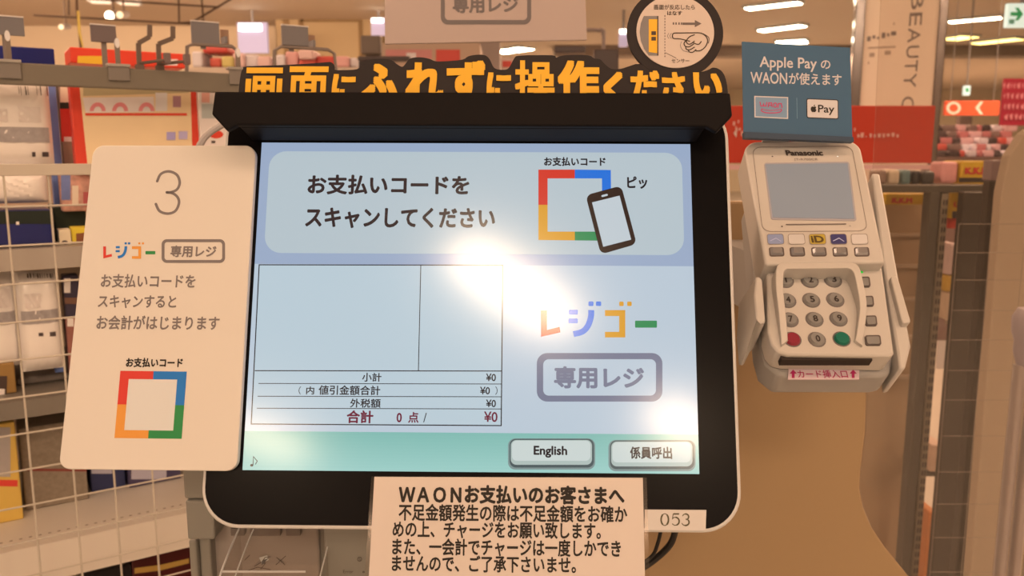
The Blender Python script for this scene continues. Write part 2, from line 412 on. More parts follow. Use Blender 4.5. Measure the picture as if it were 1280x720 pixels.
# payment code icon
b = MB(); ptext(b, M, 'お支払いコード', 680, 196.5, 757, 207.5, L2, s_blk, .03)
o4 = [(673, 212), (763.5, 212.5), (764.5, 301), (673, 300.5)]; I = 10.7
def Pm(q, z=L2): return M.mp(q, z)
b.flat(Pm([(673, 212), (718.5, 212), (718.5, 223), (684.5, 223), (684.5, 256), (673, 256)]), L2, s_red)
b.flat(Pm([(718.5, 212), (763.5, 212.5), (764, 256), (752.5, 256), (752.5, 223), (718.5, 223)]), L2, s_blu)
b.flat(Pm([(673, 256), (684.5, 256), (684.5, 289.5), (718.5, 289.5), (718.5, 300.5), (673, 300)]), L2, s_yel)
b.flat(Pm([(718.5, 289.5), (752.5, 289.5), (752.5, 256), (764, 256), (764.5, 301), (718.5, 300.5)]), L2, s_grn)
b.build('payment_code_icon', disp)
b = MB(); q = [(732, 244), (776.5, 232), (796, 305), (751, 318)]
b.flat(M.mp(rquad(q, .17, .1), L3), L3, s_pho)
b.flat(Pm([(740, 253), (774.5, 244.5), (789, 299.5), (754, 308.5)], L3 + .0001), L3 + .0001, s_whi)
pstroke(b, M, [(753, 245), (758.5, 243.6)], 2.6, L3 + .0001, s_whi)
b.build('phone_icon', disp)
b = MB(); ptext(b, M, 'ピッ', 784, 220.5, 809, 236, L2, s_blk, .03); b.build('beep_word', disp)
# receipt table
b = MB(); q = [(324, 331), (628.5, 331.5), (626.5, 532), (314, 530)]
b.flat(M.mp(q, L1), L1, s_tab)
pstroke(b, M, q, 1.3, L2, s_blk, closed=True)
for (pa, pb, wd) in (((318.5, 463.3), (627, 463.8), 1.2), ((526, 331.5), (523, 463.5), 1.0), ((323, 479.3), (627, 480), .9), ((322, 495.3), (627, 496), .9), ((321, 510.3), (627, 511.2), .9)):
    pstroke(b, M, [pa, pb], wd, L2, s_blk, round=False)
for body, x0, y0, x1, y1, mm, bo in (('小計', 452.5, 466, 477, 477, s_blk, .015), ('¥0', 607.5, 467, 620, 476.5, s_blk, .015), ('（', 373, 483, 376.5, 493, s_blk, 0), ('内', 382.5, 483, 393, 493, s_blk, .015),
        ('値引金額合計', 398, 482, 475.5, 493.5, s_blk, .015), ('¥0', 600, 483.5, 612.5, 493, s_blk, .015), ('）', 619, 483, 622, 493.5, s_blk, 0), ('外税額', 437.5, 498.5, 476, 509.5, s_blk, .015), ('¥0', 607.5, 499.5, 620, 509, s_blk, .015),
        ('合計', 433, 513, 467, 529, s_mar, .025), ('0', 495.5, 516, 502.5, 528, s_mar, .02), ('点', 510, 515, 523.5, 528.5, s_mar, .02), ('/', 529, 516, 533.5, 528, s_blk, 0), ('¥0', 605, 514.5, 622, 527.5, s_mar, .014)):
    ptext(b, M, body, x0, y0, x1, y1, L2, mm, bo)
b.build('receipt_table', disp)
# coloured wordmark (box x0,y0 x1,y1 in which its four signs stand)
def wordmark(mb, F, x0, y0, x1, y1, z, r, bl, ye, gr, k):
    X = lambda u: x0 + (x1 - x0) * (u - 676) / 145; Y = lambda v: y0 + (y1 - y0) * (v - 377) / 45
    Q = lambda pts: F.mp([(X(u), Y(v)) for u, v in pts], z)
    mb.flat(Q([(676, 388), (683.7, 388), (683.7, 412.5), (699.5, 408.5), (700.5, 415.5), (676.3, 421)]), z, r)
    for (a, bb, c, dd) in ((711, 387.2, 722.3, 393.2), (710.5, 398, 722.3, 404), (735.5, 376.8, 741.8, 382.5), (745, 376.8, 751.5, 382.5)): mb.flat(Q(rr(a, bb, c, dd, 1.2, 3)), z, bl)
    cv = bez([(739, 387.5), (738.6, 396), (735, 407), (728, 414.5), (716.8, 417.6)], 5)
    pstroke(mb, F, [(X(u), Y(v)) for u, v in cv], 7.4 * k, z, bl, round=False)
    mb.flat(Q([(756.2, 387.6), (781.6, 387.6), (781.6, 421.8), (756.2, 421.8), (756.2, 414.8), (774, 414.8), (774, 395), (756.2, 395)]), z, ye)
    for (a, bb, c, dd) in ((774, 377, 779.6, 382.6), (784, 377, 789.6, 382.6)): mb.flat(Q(rr(a, bb, c, dd, 1.2, 3)), z, ye)
    mb.flat(Q(rr(793.8, 400.8, 821.2, 409.6, 1, 3)), z, gr)
b = MB(); wordmark(b, M, 676, 377, 821, 422, L2, s_red, s_blu, s_yel, s_grn, 1); b.build('wordmark', disp)
b = MB()
b.flatring(M.mp(rr(671, 441.3, 828, 502, 13, 8), L2), M.mp(rr(679, 449, 820, 494.5, 7, 8), L2), L2, s_gry)
ptext(b, M, '専用レジ', 692.5, 458.5, 805, 485.5, L2, s_gry, .03); b.build('register_badge', disp)
def button(x0, y0, x1, y1, words, tx0, ty0, tx1, ty1):
    b = MB()
    b.flat(M.mp(rr(x0, y0 + 1, x1 + 3, y1 + 3, 9, 6), L1), L1, s_btm)
    b.flat(M.mp(rr(x0 + 2, y0 + 1.5, x1 + 1.5, y1 + .5, 8, 6), L1 + .0001), L1 + .0001, s_bts)
    b.flat(M.mp(rr(x0 + 3.5, y0 + 3, x1 - 1, y1 - 3, 7, 6), L1 + .0002), L1 + .0002, s_btn)
    b.flat(M.mp(rr(x0 + 5, y0 + 3.8, x1 - 3, y1 - 8, 6, 6), L1 + .0003), L1 + .0003, s_btl)
    ptext(b, M, words, tx0, ty0, tx1, ty1, L1 + .0004, s_blk, .025)
    return b.build('touch_button', disp)
o = button(635, 547, 741, 584, 'English', 667, 557.5, 709, 572); o = button(760.5, 549, 866.5, 586, '係員呼出', 787.5, 558.5, 840, 573.5)
b = MB(); b.flat(M.mp(ell(314.6, 581.6, 2.0, 1.6, 12), L1), L1, s_blk); pstroke(b, M, [(316.2, 581.4), (316.8, 570.8), (321.6, 576.4), (319.4, 580.2)], 1.0, L1, s_blk); b.build('sound_note', disp)
# number label on the lower bezel
b = MB(); q = [(806, 637), (883, 637.5), (882, 663.4), (806, 662.5)]
b.prism(M.mp(q, .0008), .0001, .0008, mat('label_paper', (226, 188, 156), rough=.6)); zz = .0010
m_olive = mat('label_ink', (92, 74, 44), rough=.6)
pstroke(b, M, ell(831, 649.5, 4.6, 7.4, 22), [2.1 if abs(math.cos(2 * math.pi * i / 22)) > .6 else 1.0 for i in range(22)], zz, m_olive, closed=True)
pstroke(b, M, [(849, 642.4), (841.6, 642.4)], 1.8, zz, m_olive, round=False)
pstroke(b, M, [(841.4, 642.4), (840.6, 648.6)], 1.0, zz, m_olive, round=False)
pstroke(b, M, [(840.6, 648.8)] + arc(844.2, 651.6, 4.8, 5.0, 225, 500, 14), [1.0] * 4 + [1.9] * 8 + [1.0] * 4, zz, m_olive)
pstroke(b, M, arc(857, 646, 3.9, 3.6, 200, 440, 10), [1.1] * 3 + [1.9] * 6 + [1.1] * 2, zz, m_olive)
pstroke(b, M, arc(856.8, 652.8, 4.6, 4.1, 280, 520, 10), [1.1] * 2 + [1.9] * 6 + [1.1] * 3, zz, m_olive)
b.build('number_label', mon)

# ------------------------------------------------------------------ lane sign on the left edge of the monitor
zs = .0065
ls = thing('lane_sign', M, 'white rounded lane sign with a large 3 and a coloured square frame', 'sign')
q = [(116.5, 181.5), (320, 181.8), (296, 589), (73, 586.5)]
MB().prism(M.mp(rquad(q, .066, .035, 8), zs), .0012, zs, m_sign).build('panel', ls, bevel=.0006, smooth=True)
b = MB(); z = zs + .0002
three = bez([(196.5, 226.5), (201, 217.5), (211, 214.2), (221, 218.5), (224.6, 228), (221.5, 236.5), (214, 240.2), (208.5, 240.4)], 6)
pstroke(b, M, three, 3.3, z, m_ink)
pstroke(b, M, bez([(208.5, 240.4), (216, 241.6), (222.3, 247), (223.6, 254.5), (219, 263.8), (209.5, 267), (199.5, 263.8), (194.8, 255)], 6), 3.3, z, m_ink)
wordmark(b, M, 129, 303, 194, 323.5, z, m_red, m_blue, m_orange, m_green, .46)
b.flatring(M.mp(rr(202, 299, 281.3, 328.6, 6.5, 8), z), M.mp(rr(205.6, 302.6, 277.7, 325, 3.4, 8), z), z, m_ink)
ptext(b, M, '専用レジ', 212.5, 307, 271, 321.5, z, m_ink, .025)
ptext(b, M, 'お支払いコードを', 125.5, 343, 245, 359.5, z, m_ink, .018)
ptext(b, M, 'スキャンすると', 122, 369.5, 221, 385, z, m_ink, .018)
ptext(b, M, 'お会計がはじまります', 120, 395, 275, 412, z, m_ink, .018)
ptext(b, M, 'お支払いコード', 157, 447.5, 229, 459, z, m_inkk, .03)
b.build('lettering', ls)
b = MB()
q = [(150.5, 463.5), (233.5, 464.5), (227, 548.5), (143, 547.5)]
fq = lambda u, v: quad4(q, [(u, v)])[0]
i0, i1 = .135, .865; a0, a1 = .12, .88
def Lq(*uv): return M.mp([fq(u, v) for u, v in uv], z)
b.flat(Lq((0, 0), (.5, 0), (.5, a0), (i0, a0), (i0, .5), (0, .5)), z, m_red)
b.flat(Lq((.5, 0), (1, 0), (1, .5), (i1, .5), (i1, a0), (.5, a0)), z, m_blue)
b.flat(Lq((0, .5), (i0, .5), (i0, a1), (.5, a1), (.5, 1), (0, 1)), z, m_orange)
b.flat(Lq((i1, .5), (1, .5), (1, 1), (.5, 1), (.5, a1), (i1, a1)), z, m_green)
b.flat(Lq((i0, a0), (i1, a0), (i1, a1), (i0, a1)), z - .0001, mat('code_blank', (232, 200, 170), rough=.5))
b.build('code_frame', ls)

# ------------------------------------------------------------------ laminated notice under the screen
nt_ = thing('laminated_notice', M, 'laminated paper notice with black writing hanging from the monitor bottom edge', 'notice')
q = [(464, 595.5), (808.5, 597), (813, 760), (453, 760)]; q2 = [(468, 596), (803.5, 597.2), (807, 757), (459, 757)]
MB().prism(M.mp(q, .0022), .0012, .0018, clear('laminate', (.97, .95, .93), .1, 1.3)).build('laminate_film', nt_)
nb = MB().prism(M.mp(q2, .0026), .0019, .0026, mat('notice_paper', (226, 182, 148), rough=.35, spec=.5)); nb.build('paper', nt_)
b = MB(); z = .0028
ptext(b, M, 'ＷＡＯＮ', 498, 609, 577, 628, z, m_inkk, .032)
ptext(b, M, 'お支払いのお客さまへ', 580.5, 607.5, 780.5, 629.5, z, m_inkk, .035)
ptext(b, M, '不足金額発生の際は不足金額をお確か', 498, 632, 784, 651, z, m_inkk, .021)
ptext(b, M, 'めの上、チャージをお願い致します。', 490.5, 653, 751, 672, z, m_inkk, .021)
ptext(b, M, 'また、一会計でチャージは一度しかでき', 490, 675, 776, 694, z, m_inkk, .021)
ptext(b, M, 'ませんので、ご了承下さいませ。', 489.5, 695.5, 720, 714.5, z, m_inkk, .021)
b.build('lettering', nt_)

# ------------------------------------------------------------------ cut-out notice standing behind the hood
pb = thing('notice_board', M, 'dark cut-out board with orange writing and a round finger diagram above the monitor', 'notice board')
zb = .0245; zf = .0270
prof = [(297, 140), (298.5, 112), (301, 92), (304, 86), (309, 83), (360, 81), (405, 78), (413, 77.5), (417.5, 81), (418.5, 87), (430, 87.5), (446, 86.5), (452, 81), (461, 75), (476, 73.5), (489, 75), (496, 80), (503, 83.5), (508, 78), (513, 73), (525, 71.5), (537, 73.5), (544, 76.5), (556, 76.5),
        (578, 74.5), (585, 70.5), (595, 68.5), (606, 69), (612, 74), (617, 84), (624, 87), (634, 86.5), (639, 80), (643, 72.5), (650, 69.5), (690, 69), (695, 72), (700, 70), (712, 68.5), (735, 69), (743, 73), (750, 74), (756, 80), (764, 86), (776, 86), (786, 83), (800, 80), (822, 90), (843, 96),
        (866, 92), (884, 88), (891, 84.5), (899, 86.5), (905, 93), (908.5, 104), (910, 118), (910, 140)]
b = MB(); b.prism(M.mp(bez(prof, 3), zf), zb, zf, m_board)
cxy = M.uv(843.8, 40, zf); rad = M.uv(904, 40, zf)[0] - cxy[0]
b.prism(ell(cxy[0], cxy[1], rad, rad, 64), zb + .0001, zf + .0001, m_board); b.build('backing', pb)
b = MB(); z = zf + .0008
for ch_, x0, y0, x1, y1, bo in (('画', 305, 84.5, 354, 136, .022), ('面', 359.5, 83, 411, 135, .022), ('に', 414, 92.5, 446, 127, .038), ('ふ', 451, 79.5, 498, 127, .04), ('れ', 506, 78, 555, 128, .04), ('ず', 557.5, 75.5, 607, 129, .036),
        ('に', 608, 90.5, 640, 126, .038), ('操', 643.5, 75.5, 694, 130, .02), ('作', 697, 75.5, 749, 129, .034), ('く', 754.5, 89.5, 779, 133, .038), ('だ', 788.5, 88, 824, 129, .034), ('さ', 828, 90, 856, 128, .034), ('い', 867, 90.5, 902, 122, .038)):
    ptext(b, M, ch_, x0, y0, x1, y1, z, m_gold, bo, True)
b.build('lettering', pb)
b = MB(); rw = rad * .805
b.prism(ell(cxy[0], cxy[1], rw, rw, 64), zf, zf + .0009, mat('disc_white', (226, 178, 142), rough=.55)); z = zf + .0011; z2 = zf + .0013
m_dg = mat('diagram_grey', (138, 112, 94)); m_db = mat('diagram_brown', (112, 84, 68)); m_dd = mat('diagram_dark', (70, 46, 30))
P0 = lambda x, y: M.uv(x, y, z)
gp = [(823, 20), (823, 69.5), (811, 69.5), (805, 61), (801, 51), (799.5, 40), (801, 29), (804, 21.5), (805, 20)]
b.flat(M.mp(gp, z), z, m_dg); b.flat(M.mp([(811, 24), (821.5, 24), (821.5, 66.5), (811, 65)], z2), z2, m_gold)
b.flat(M.mp([(821.5, 20), (823, 20), (823, 69.5), (821.5, 69.5)], z2), z2, m_dd)
for y0 in (39, 46): b.flat(M.mp([(814.2, y0), (820, y0), (820, y0 + 4.8), (814.2, y0 + 4.8)], z2 + .0001), z2 + .0001, m_dd)
for k in range(15): b.flat(M.mp([(830.6, 19 + 3.6 * k), (831.6, 19 + 3.6 * k), (831.6, 21 + 3.6 * k), (830.6, 21 + 3.6 * k)], z), z, m_db)
pstroke(b, M, [(832, 66), (845, 72.5)], .7, z, m_db)
b.flat(M.mp([(853, 28.2), (868.5, 28.2), (868.5, 25), (877, 29.5), (868.5, 34), (868.5, 31), (853, 31)], z), z, m_db)
for x in (841, 844.3, 848, 851): b.flat(M.mp([(x, 28), (x + 1.6, 28), (x + 1.6, 30.8), (x, 30.8)], z), z, m_db)
hand = [bez([(862, 51.5), (850, 48.6), (842, 48), (840.6, 44.8), (842.5, 41.6), (852, 41.2), (866, 41), (876, 41.3), (882, 45), (884.5, 51), (882, 58), (876, 63), (870, 63.5)], 4),
        bez([(868, 43.5), (862, 46), (858, 51), (859.5, 54.5), (863, 55), (868, 51.5)], 4), bez([(876.5, 52), (874, 55), (871, 55.2), (867, 53.5)], 4),
        bez([(857, 51), (855, 54.5), (857, 58), (862, 58.3), (867, 55)], 4), bez([(857, 58), (858, 61.5), (862, 62.3), (868, 59)], 4), bez([(860, 62), (862, 65), (866, 65.2), (870, 62)], 4)]
for hpts in hand: pstroke(b, M, hpts, 1.4, z, m_dd)
for dx in (-3.4, -6.4): pstroke(b, M, bez([(842.5 + dx, 48), (840.6 + dx, 45), (842.5 + dx, 41.6)], 4), .7, z, m_dg)
pstroke(b, M, bez([(852, 52), (850.5, 57), (854, 63), (861, 65)], 4), .7, z, m_dg); pstroke(b, M, bez([(879, 42), (886, 47), (885.5, 54)], 4), 1.0, z, m_db)
ptext(b, M, '画面が反応したら', 817.5, 5.8, 868.5, 12, z, m_dd, .008); ptext(b, M, 'はなす', 834, 13.8, 852.5, 19, z, m_dd, .02); ptext(b, M, 'センサー', 839.5, 73.5, 861.5, 78.5, z, m_dd, .01)
b.build('diagram_disc', pb)

# ------------------------------------------------------------------ hanging white register sign
W = frame(607, 20, .95, 0, 1.5, .6)
hs = thing('hanging_sign', W, 'white board with a grey framed badge hanging above the monitor', 'sign')
c4 = W.mp([(481, 55), (733.5, 50), (730, -60), (481, -60)])
MB().prism(c4, -.006, 0, mat('hanging_white', (212, 164, 134), rough=.6)).build('panel', hs, bevel=.0006)
b = MB(); z = .0003
b.flatring(W.mp(rr(551, -26, 664, 30.5, 9, 8), z), W.mp(rr(556, -21, 659, 25, 5, 8), z), z, m_ink)
ptext(b, W, '専用レジ', 566, -5.5, 648, 16.5, z, m_ink, .03); b.build('lettering', hs)
b = MB()
for x in (c4[0][0] + .03, c4[1][0] - .03): b.tube([(x, c4[2][1] - .005, -.003), (x, CEIL - W.o.z - .02, -.003)], .002, m_steel)
b.build('hanging_rod', hs)

# ------------------------------------------------------------------ payment terminal on its cradle
T = frame(1020, 320, .60, 45, 0, 0)
tm = thing('payment_terminal', T, 'cream card payment terminal with screen and number keys beside the monitor', 'payment terminal')
H1 = .010   # height of the screen head above the keypad body
b = MB()
b.prism(T.mp([(958, 300), (1098, 300), (1118, 441), (1114, 445), (985, 443), (972, 440), (964, 430), (960, 415)], 0), -.020, 0, m_termw)
b.build('body', tm, bevel=.0016, smooth=True)
hq = [(929, 176.5), (1074, 174.5), (1107, 328), (957, 331)]
hd_o = rquad(hq, .13, .09, 8, 'ab'); b = MB()
b.prism(T.mp(hd_o, H1), -.018, H1, m_termw)
hi = rquad([(938, 181), (1068, 179), (1098, 323), (965, 326)], .11, .075, 8, 'ab')
b.flatring(T.mp(rquad([(940, 183.5), (1065, 182), (1085, 289), (953, 290)], .09, .08), H1 + .0002), T.mp(rquad([(940.8, 184.3), (1064.2, 182.8), (1084.2, 288.2), (953.8, 289.2)], .09, .08), H1 + .0002), H1 + .0002, mat('seam_tan', (150, 118, 94)))
b.build('screen_head', tm, bevel=.002, seg=3, smooth=True)
for (x0, x1) in ((953, 986), (1022, 1056)): MB().prism(T.mp([(x0, 173.5), (x1, 173.5), (x1, 177.5), (x0, 177.5)], H1), H1 - .004, H1 + .0004, m_termd).build('top_clip', tm)
zt = H1 + .0004
b = MB()
b.prism(T.mp(rquad([(955, 203.5), (1061.5, 202), (1071, 276), (964, 274.5)], .03, .04), zt), H1 - .001, zt, mat('terminal_screen_frame', (182, 152, 134), rough=.4))
m_tscr = bpy.data.materials.new('terminal_screen'); m_tscr.use_nodes = True
pbn = m_tscr.node_tree.nodes['Principled BSDF']; pbn.inputs['Base Color'].default_value = (.07, .08, .09, 1); pbn.inputs['Roughness'].default_value = .3; pbn.inputs['Specular IOR Level'].default_value = .6
pbn.inputs['Emission Color'].default_value = (.5, .46, .44, 1); pbn.inputs['Emission Strength'].default_value = .42
b.flat(T.mp([(957, 205.2), (1059.5, 203.8), (1068.5, 273.5), (966, 272)], zt + .0002), zt + .0002, m_tscr)
b.build('screen', tm)
b = MB(); m_tt = mat('terminal_print', (70, 52, 42))
ptext(b, T, 'Panasonic', 983, 187.6, 1027.5, 194.6, zt, m_tt, .04); ptext(b, T, 'JT-R700CR', 993, 197.6, 1022, 201.2, zt, mat('faint_print', (140, 112, 94)), 0)
pstroke(b, T, [(983, 280.6), (1057, 279.9)], 1.8, zt, mat('slit_dark', (120, 94, 76)))
for x, y, mm in ((965.5, 195.5, m_tt), (977.5, 283, m_tt), (1062.5, 282.2, m_termd), (1047, 195.5, mat('led_white', (250, 235, 215), emit=.4))): b.flat(ell(*T.uv(x, y, zt), .0006, .0006, 10), zt, mm)
b.build('face_print', tm)
def sticker(x, mm, word=None, wm=None):
    b = MB(); b.prism(T.mp(rquad([(x - 10, 293), (x + 9.5, 292.6), (x + 11, 304.6), (x - 8.7, 305)], .14, .2, 4), zt), H1 - .0005, zt, mm)
    b.flatring(T.mp(rquad([(x - 10.6, 292.4), (x + 10.1, 292), (x + 11.6, 305.2), (x - 9.3, 305.6)], .14, .2, 4), zt + .0001), T.mp(rquad([(x - 10, 293), (x + 9.5, 292.6), (x + 11, 304.6), (x - 8.7, 305)], .14, .2, 4), zt + .0001), zt + .0001, mat('seam_tan'))
    if word == 'wave': pstroke(b, T, [(x - 6, 301), (x + 1, 297.6), (x + 7, 301.5)], 1.3, zt + .0002, wm)
    elif word: ptext(b, T, word, x - 6.5, 294.5, x + 7, 303.2, zt + .0002, wm, .03)
    return b.build('brand_sticker', tm)
sticker(969, mat('sticker_grey_blue', (150, 140, 150)), 'wave', mat('sticker_pale', (190, 170, 172)))
sticker(995.3, mat('sticker_white', (220, 184, 154)))
sticker(1021.5, mat('sticker_yellow', (200, 150, 50)), 'iD', mat('sticker_ink', (92, 62, 24)))
sticker(1047.8, mat('sticker_navy', (62, 52, 86)), 'wave', mat('sticker_pale'))
sticker(1074, mat('sticker_white'))
m_key = mat('silver_key', (190, 160, 136), rough=.18, metal=.6); m_keyd = mat('key_frame', (96, 72, 58), rough=.5)
for x in (970.5, 996.5, 1023.5, 1050, 1077):
    b = MB(); b.prism(T.mp(rquad([(x - 9.5, 309), (x + 9, 308.6), (x + 10.3, 320), (x - 8.3, 320.4)], .15, .2, 4), zt), H1 - .0005, zt, m_keyd)
    k0 = T.mp(rquad([(x - 8, 310), (x + 7.6, 309.6), (x + 8.8, 318.6), (x - 7, 319)], .12, .2, 4), zt); cx_ = sum(p_[0] for p_ in k0) / len(k0); cy_ = sum(p_[1] for p_ in k0) / len(k0)
    b.prism(k0, zt, zt + .0018, m_key, top=[(cx_ + (u - cx_) * .72, cy_ + (v - cy_) * .72) for u, v in k0]); b.build('function_key', tm)
# keypad: shield, keys
b = MB(); U = []
outer = [(966, 420), (984, 392), (972, 342), (964, 326), (1065, 322), (1073, 340), (1087, 385), (1078, 424)]
sh_o = T.mp(bez([(976, 434), (971, 402), (965, 366), (965, 348), (970, 343)], 4) + bez([(1058, 342), (1065, 346), (1073, 364), (1080, 392), (1076, 434)], 4), 0)
c_ = T.uv(1024, 392, 0)
def inset(pts, dx, dy): return [(c_[0] + (u - c_[0]) * dx, c_[1] + (v - c_[1]) * dy) for u, v in pts]
sh_i = inset(sh_o, .84, .86); n_ = len(sh_o)
V = []; Fc = []
for i in range(n_):
    t_ = min(i, n_ - 1 - i) / (n_ / 2); h_ = .002 + .011 * min(1, t_ * 1.6)
    V += [(*sh_o[i], 0), (*sh_o[i], h_), (*sh_i[i], h_), (*sh_i[i], 0)]
for i in range(n_ - 1):
    for k in range(4): Fc.append((4 * i + k, 4 * i + (k + 1) % 4, 4 * i + 4 + (k + 1) % 4, 4 * i + 4 + k))
Fc += [(0, 1, 2, 3), tuple(4 * (n_ - 1) + k for k in (3, 2, 1, 0))]
b.add(V, Fc, m_termw); b.build('keypad_shield', tm, bevel=.0005, smooth=True)
kb = MB(); m_keyk = mat('key_hole', (120, 96, 80), rough=.5)
def key(x, y, word, mm, rx=11.2, ry=10.2):
    b = MB(); cu = T.uv(x, y, 0); ru = T.uv(x + rx, y, 0)[0] - cu[0]
    b.prism(ell(*cu, ru, ru, 20), -.0005, .0004, m_keyk)
    ce = ell(*cu, ru * .88, ru * .88, 20)
    b.prism(ce, .0004, .0022, mm, top=ell(*cu, ru * .72, ru * .72, 20))
    if word: kx_ = .1 if word == '1' else .26; b.text(word, (cu[0] - ru * kx_, cu[1] - ru * .5), (cu[0] + ru * kx_, cu[1] + ru * .34), .0024, m_inkd, .02)
    return b.build('number_key' if word else 'action_key', tm, smooth=True)
m_kg = mat('grey_key', (148, 124, 102), rough=.22, spec=.7)
for w_, x, y in (('1', 981, 351), ('2', 1012, 351), ('3', 1041, 350.5), ('4', 984, 376), ('5', 1014, 375.5), ('6', 1044, 375), ('7', 987, 400), ('8', 1018, 399.5), ('9', 1048, 399), ('0', 1021, 424.5)): key(x, y, w_, m_kg)
o = key(990.5, 424.5, None, mat('cancel_red', (146, 34, 42), rough=.3)); o['label'] = 'round red key'
o = key(1052, 424, None, mat('enter_green', (0, 104, 72), k=.9, rough=.3)); o['label'] = 'round green key'
for x, y in ((1080.5, 352), (1085, 376), (1089, 400.5), (1091.5, 425)):
    b = MB(); wv = 8 if y < 420 else 10.5; b.prism(T.mp(rquad([(x - wv, y - 6), (x + wv - 1.5, y - 6.4), (x + wv, y + 6.2), (x - wv + 1.5, y + 6.4)], .15, .2, 4), .0012), -.0005, .0012, m_keyd)
    b.prism(T.mp(rquad([(x - wv + 2, y - 4.4), (x + wv - 3, y - 4.8), (x + wv - 2, y + 4.6), (x - wv + 3.5, y + 4.8)], .15, .2, 4), .0018), .0008, .0018, m_kg); b.build('side_key', tm)
b = MB(); b.flat(ell(*T.uv(1077, 340, .0003), .0011, .0011, 12), .0003, mat('led_green', (40, 190, 60), emit=.5)); b.build('status_light', tm)
# front end: card slot
vb_ = min(v for u, v in T.mp([(985, 443), (1119, 445)], 0))
xs0 = T.uv(978, 443, 0)[0]; xs1 = T.uv(1092, 443, 0)[0]
b = MB(); b.box(xs0, xs1, vb_ - .0010, vb_ + .003, -.0105, -.0035, mat('slot_black', (44, 28, 20), rough=.7)); b.build('card_slot', tm)
# cradle
cr = thing('terminal_cradle', T, 'cream holder with side grips gripping the payment terminal', 'holder')
b = MB()
b.prism(T.mp([(934, 250), (1100, 250), (1118, 440), (1113, 468), (1100, 470), (975, 470), (957, 455), (950, 430)], -.021), -.046, -.0208, m_termd)
b.build('tray', cr, bevel=.003, seg=3, smooth=True)
b = MB(); b.prism(T.mp([(1090, 216), (1100, 217), (1139, 432), (1132, 460), (1125, 462), (1122, 441), (1103, 320)], -.012), -.046, -.012, m_termw); b.build('side_rail', cr, bevel=.0016, smooth=True)
b = MB(); b.prism(T.mp(rquad([(1113, 345.5), (1122, 345), (1139, 403), (1128, 404)], .2, .08, 4), -.007), -.0125, -.007, m_termw); b.build('side_grip', cr, bevel=.001, smooth=True)
b = MB(); b.prism(T.mp([(936, 346), (948, 345), (953, 350), (957, 402), (951, 408), (943, 425), (937, 424), (934, 390)], .004), -.030, .004, m_termw, top=T.mp([(945, 346), (950, 346), (953, 350), (957, 402), (950, 406), (946, 402), (945, 392), (943, 370)], .004)); b.build('side_grip', cr, bevel=.001, smooth=True)
b = MB(); z = -.0205 + .0004
lv = T.mp([(986, 458), (1074, 458), (1074, 474), (985, 474)], -.0195)
b.prism(lv, -.0205, -.0195, mat('slot_label_paper', (232, 178, 156), rough=.5)); zl = -.0193
m_mag = mat('magenta_ink', (186, 30, 74))
ptext(b, T, 'カード挿入口', 998, 462.5, 1058, 472.5, zl, m_mag, .01)
for x in (991.5, 1066.5): b.flat(T.mp([(x, 462), (x + 4.5, 467), (x + 1.8, 467), (x + 1.8, 472.5), (x - 1.8, 472.5), (x - 1.8, 467), (x - 4.5, 467)], zl), zl, m_mag)
b.build('slot_label', cr)
pa = T.o + T.ez * -.04
A_ = T.inv(Vector((pa.x - .03, pa.y, pa.z - .03)))
arm = MB(); arm.box(pa.x - .022, pa.x + .022, pa.y - .002, .80, pa.z - .03, pa.z + .02, m_termd); o = arm.build('mounting_arm'); o.parent = cr; o.matrix_parent_inverse = cr.matrix_world.inverted()

# blue card behind the terminal
C = frame(996, 115, .66, 13, 1.2, -1.6)
bc = thing('blue_card', C, 'upright blue card with white writing standing behind the payment terminal', 'card')
MB().prism(C.mp([(927.5, 52), (1062.5, 59.5), (1065.5, 173), (929.5, 166.5)]), -.0012, 0, mat('card_blue', (66, 98, 112), k=.8, rough=.45)).build('panel', bc)
b = MB(); z = .0002; m_cw = mat('card_white', (226, 190, 164)); m_pk = mat('logo_pink', (214, 60, 90))
ptext(b, C, 'Apple Pay', 949.5, 72.5, 1021, 88, z, m_cw, .012); ptext(b, C, 'の', 1026, 75.5, 1038, 86, z, m_cw, .012)
ptext(b, C, 'WAON', 938, 91, 984, 104, z, m_cw, .012); ptext(b, C, 'が使えます', 986, 92.5, 1052, 105.5, z, m_cw, .012)
q = [(943.5, 120.5), (984.5, 122), (984.5, 148), (943.8, 146)]
b.flat(C.mp(q, z), z, mat('logo_grey_blue', (134, 142, 146))); pstroke(b, C, q, 1.4, z + .0001, m_cw, closed=True)
# rounded letters of the pink logo
zp = z + .0002
for st in ([(950, 127.5), (951.2, 132.6), (954, 132.4), (954.4, 129), (955, 132.4), (957.6, 132.6), (958.4, 128)], [(960.3, 133.6), (961, 128.6), (964.6, 128.6), (965.2, 133.6)], [(961, 131.4), (965, 131.4)], [(972.6, 134.2), (973.2, 129.4), (976.6, 129.4), (977.6, 134.4)]): pstroke(b, C, st, 1.2, zp, m_pk)
pstroke(b, C, ell(969, 131.4, 2.1, 2.7, 14), 1.2, zp, m_pk, closed=True)
pstroke(b, C, bez([(952.5, 136), (951.8, 138.4), (957, 140.8), (966, 141.2), (974, 140.4), (977, 138), (976.3, 136.6)], 4), 1.2, zp, m_pk)
pstroke(b, C, bez([(952.5, 136), (958, 137.6), (968, 137.9), (976.3, 136.6)], 4), .8, zp, m_pk)
pstroke(b, C, [(996, 122.5), (996.5, 148)], .8, z, mat('card_divider', (110, 130, 136)))
b.flat(C.mp(rquad([(1008, 123), (1048, 124.5), (1048.3, 149), (1008.3, 147.5)], .06, .1, 4), z), z, m_inkk); b.flat(C.mp(rquad([(1009, 124), (1047, 125.5), (1047.3, 148), (1009.3, 146.5)], .05, .08, 4), zp), zp, m_cw)
za = zp + .0001; ax, ay = 1017, 136
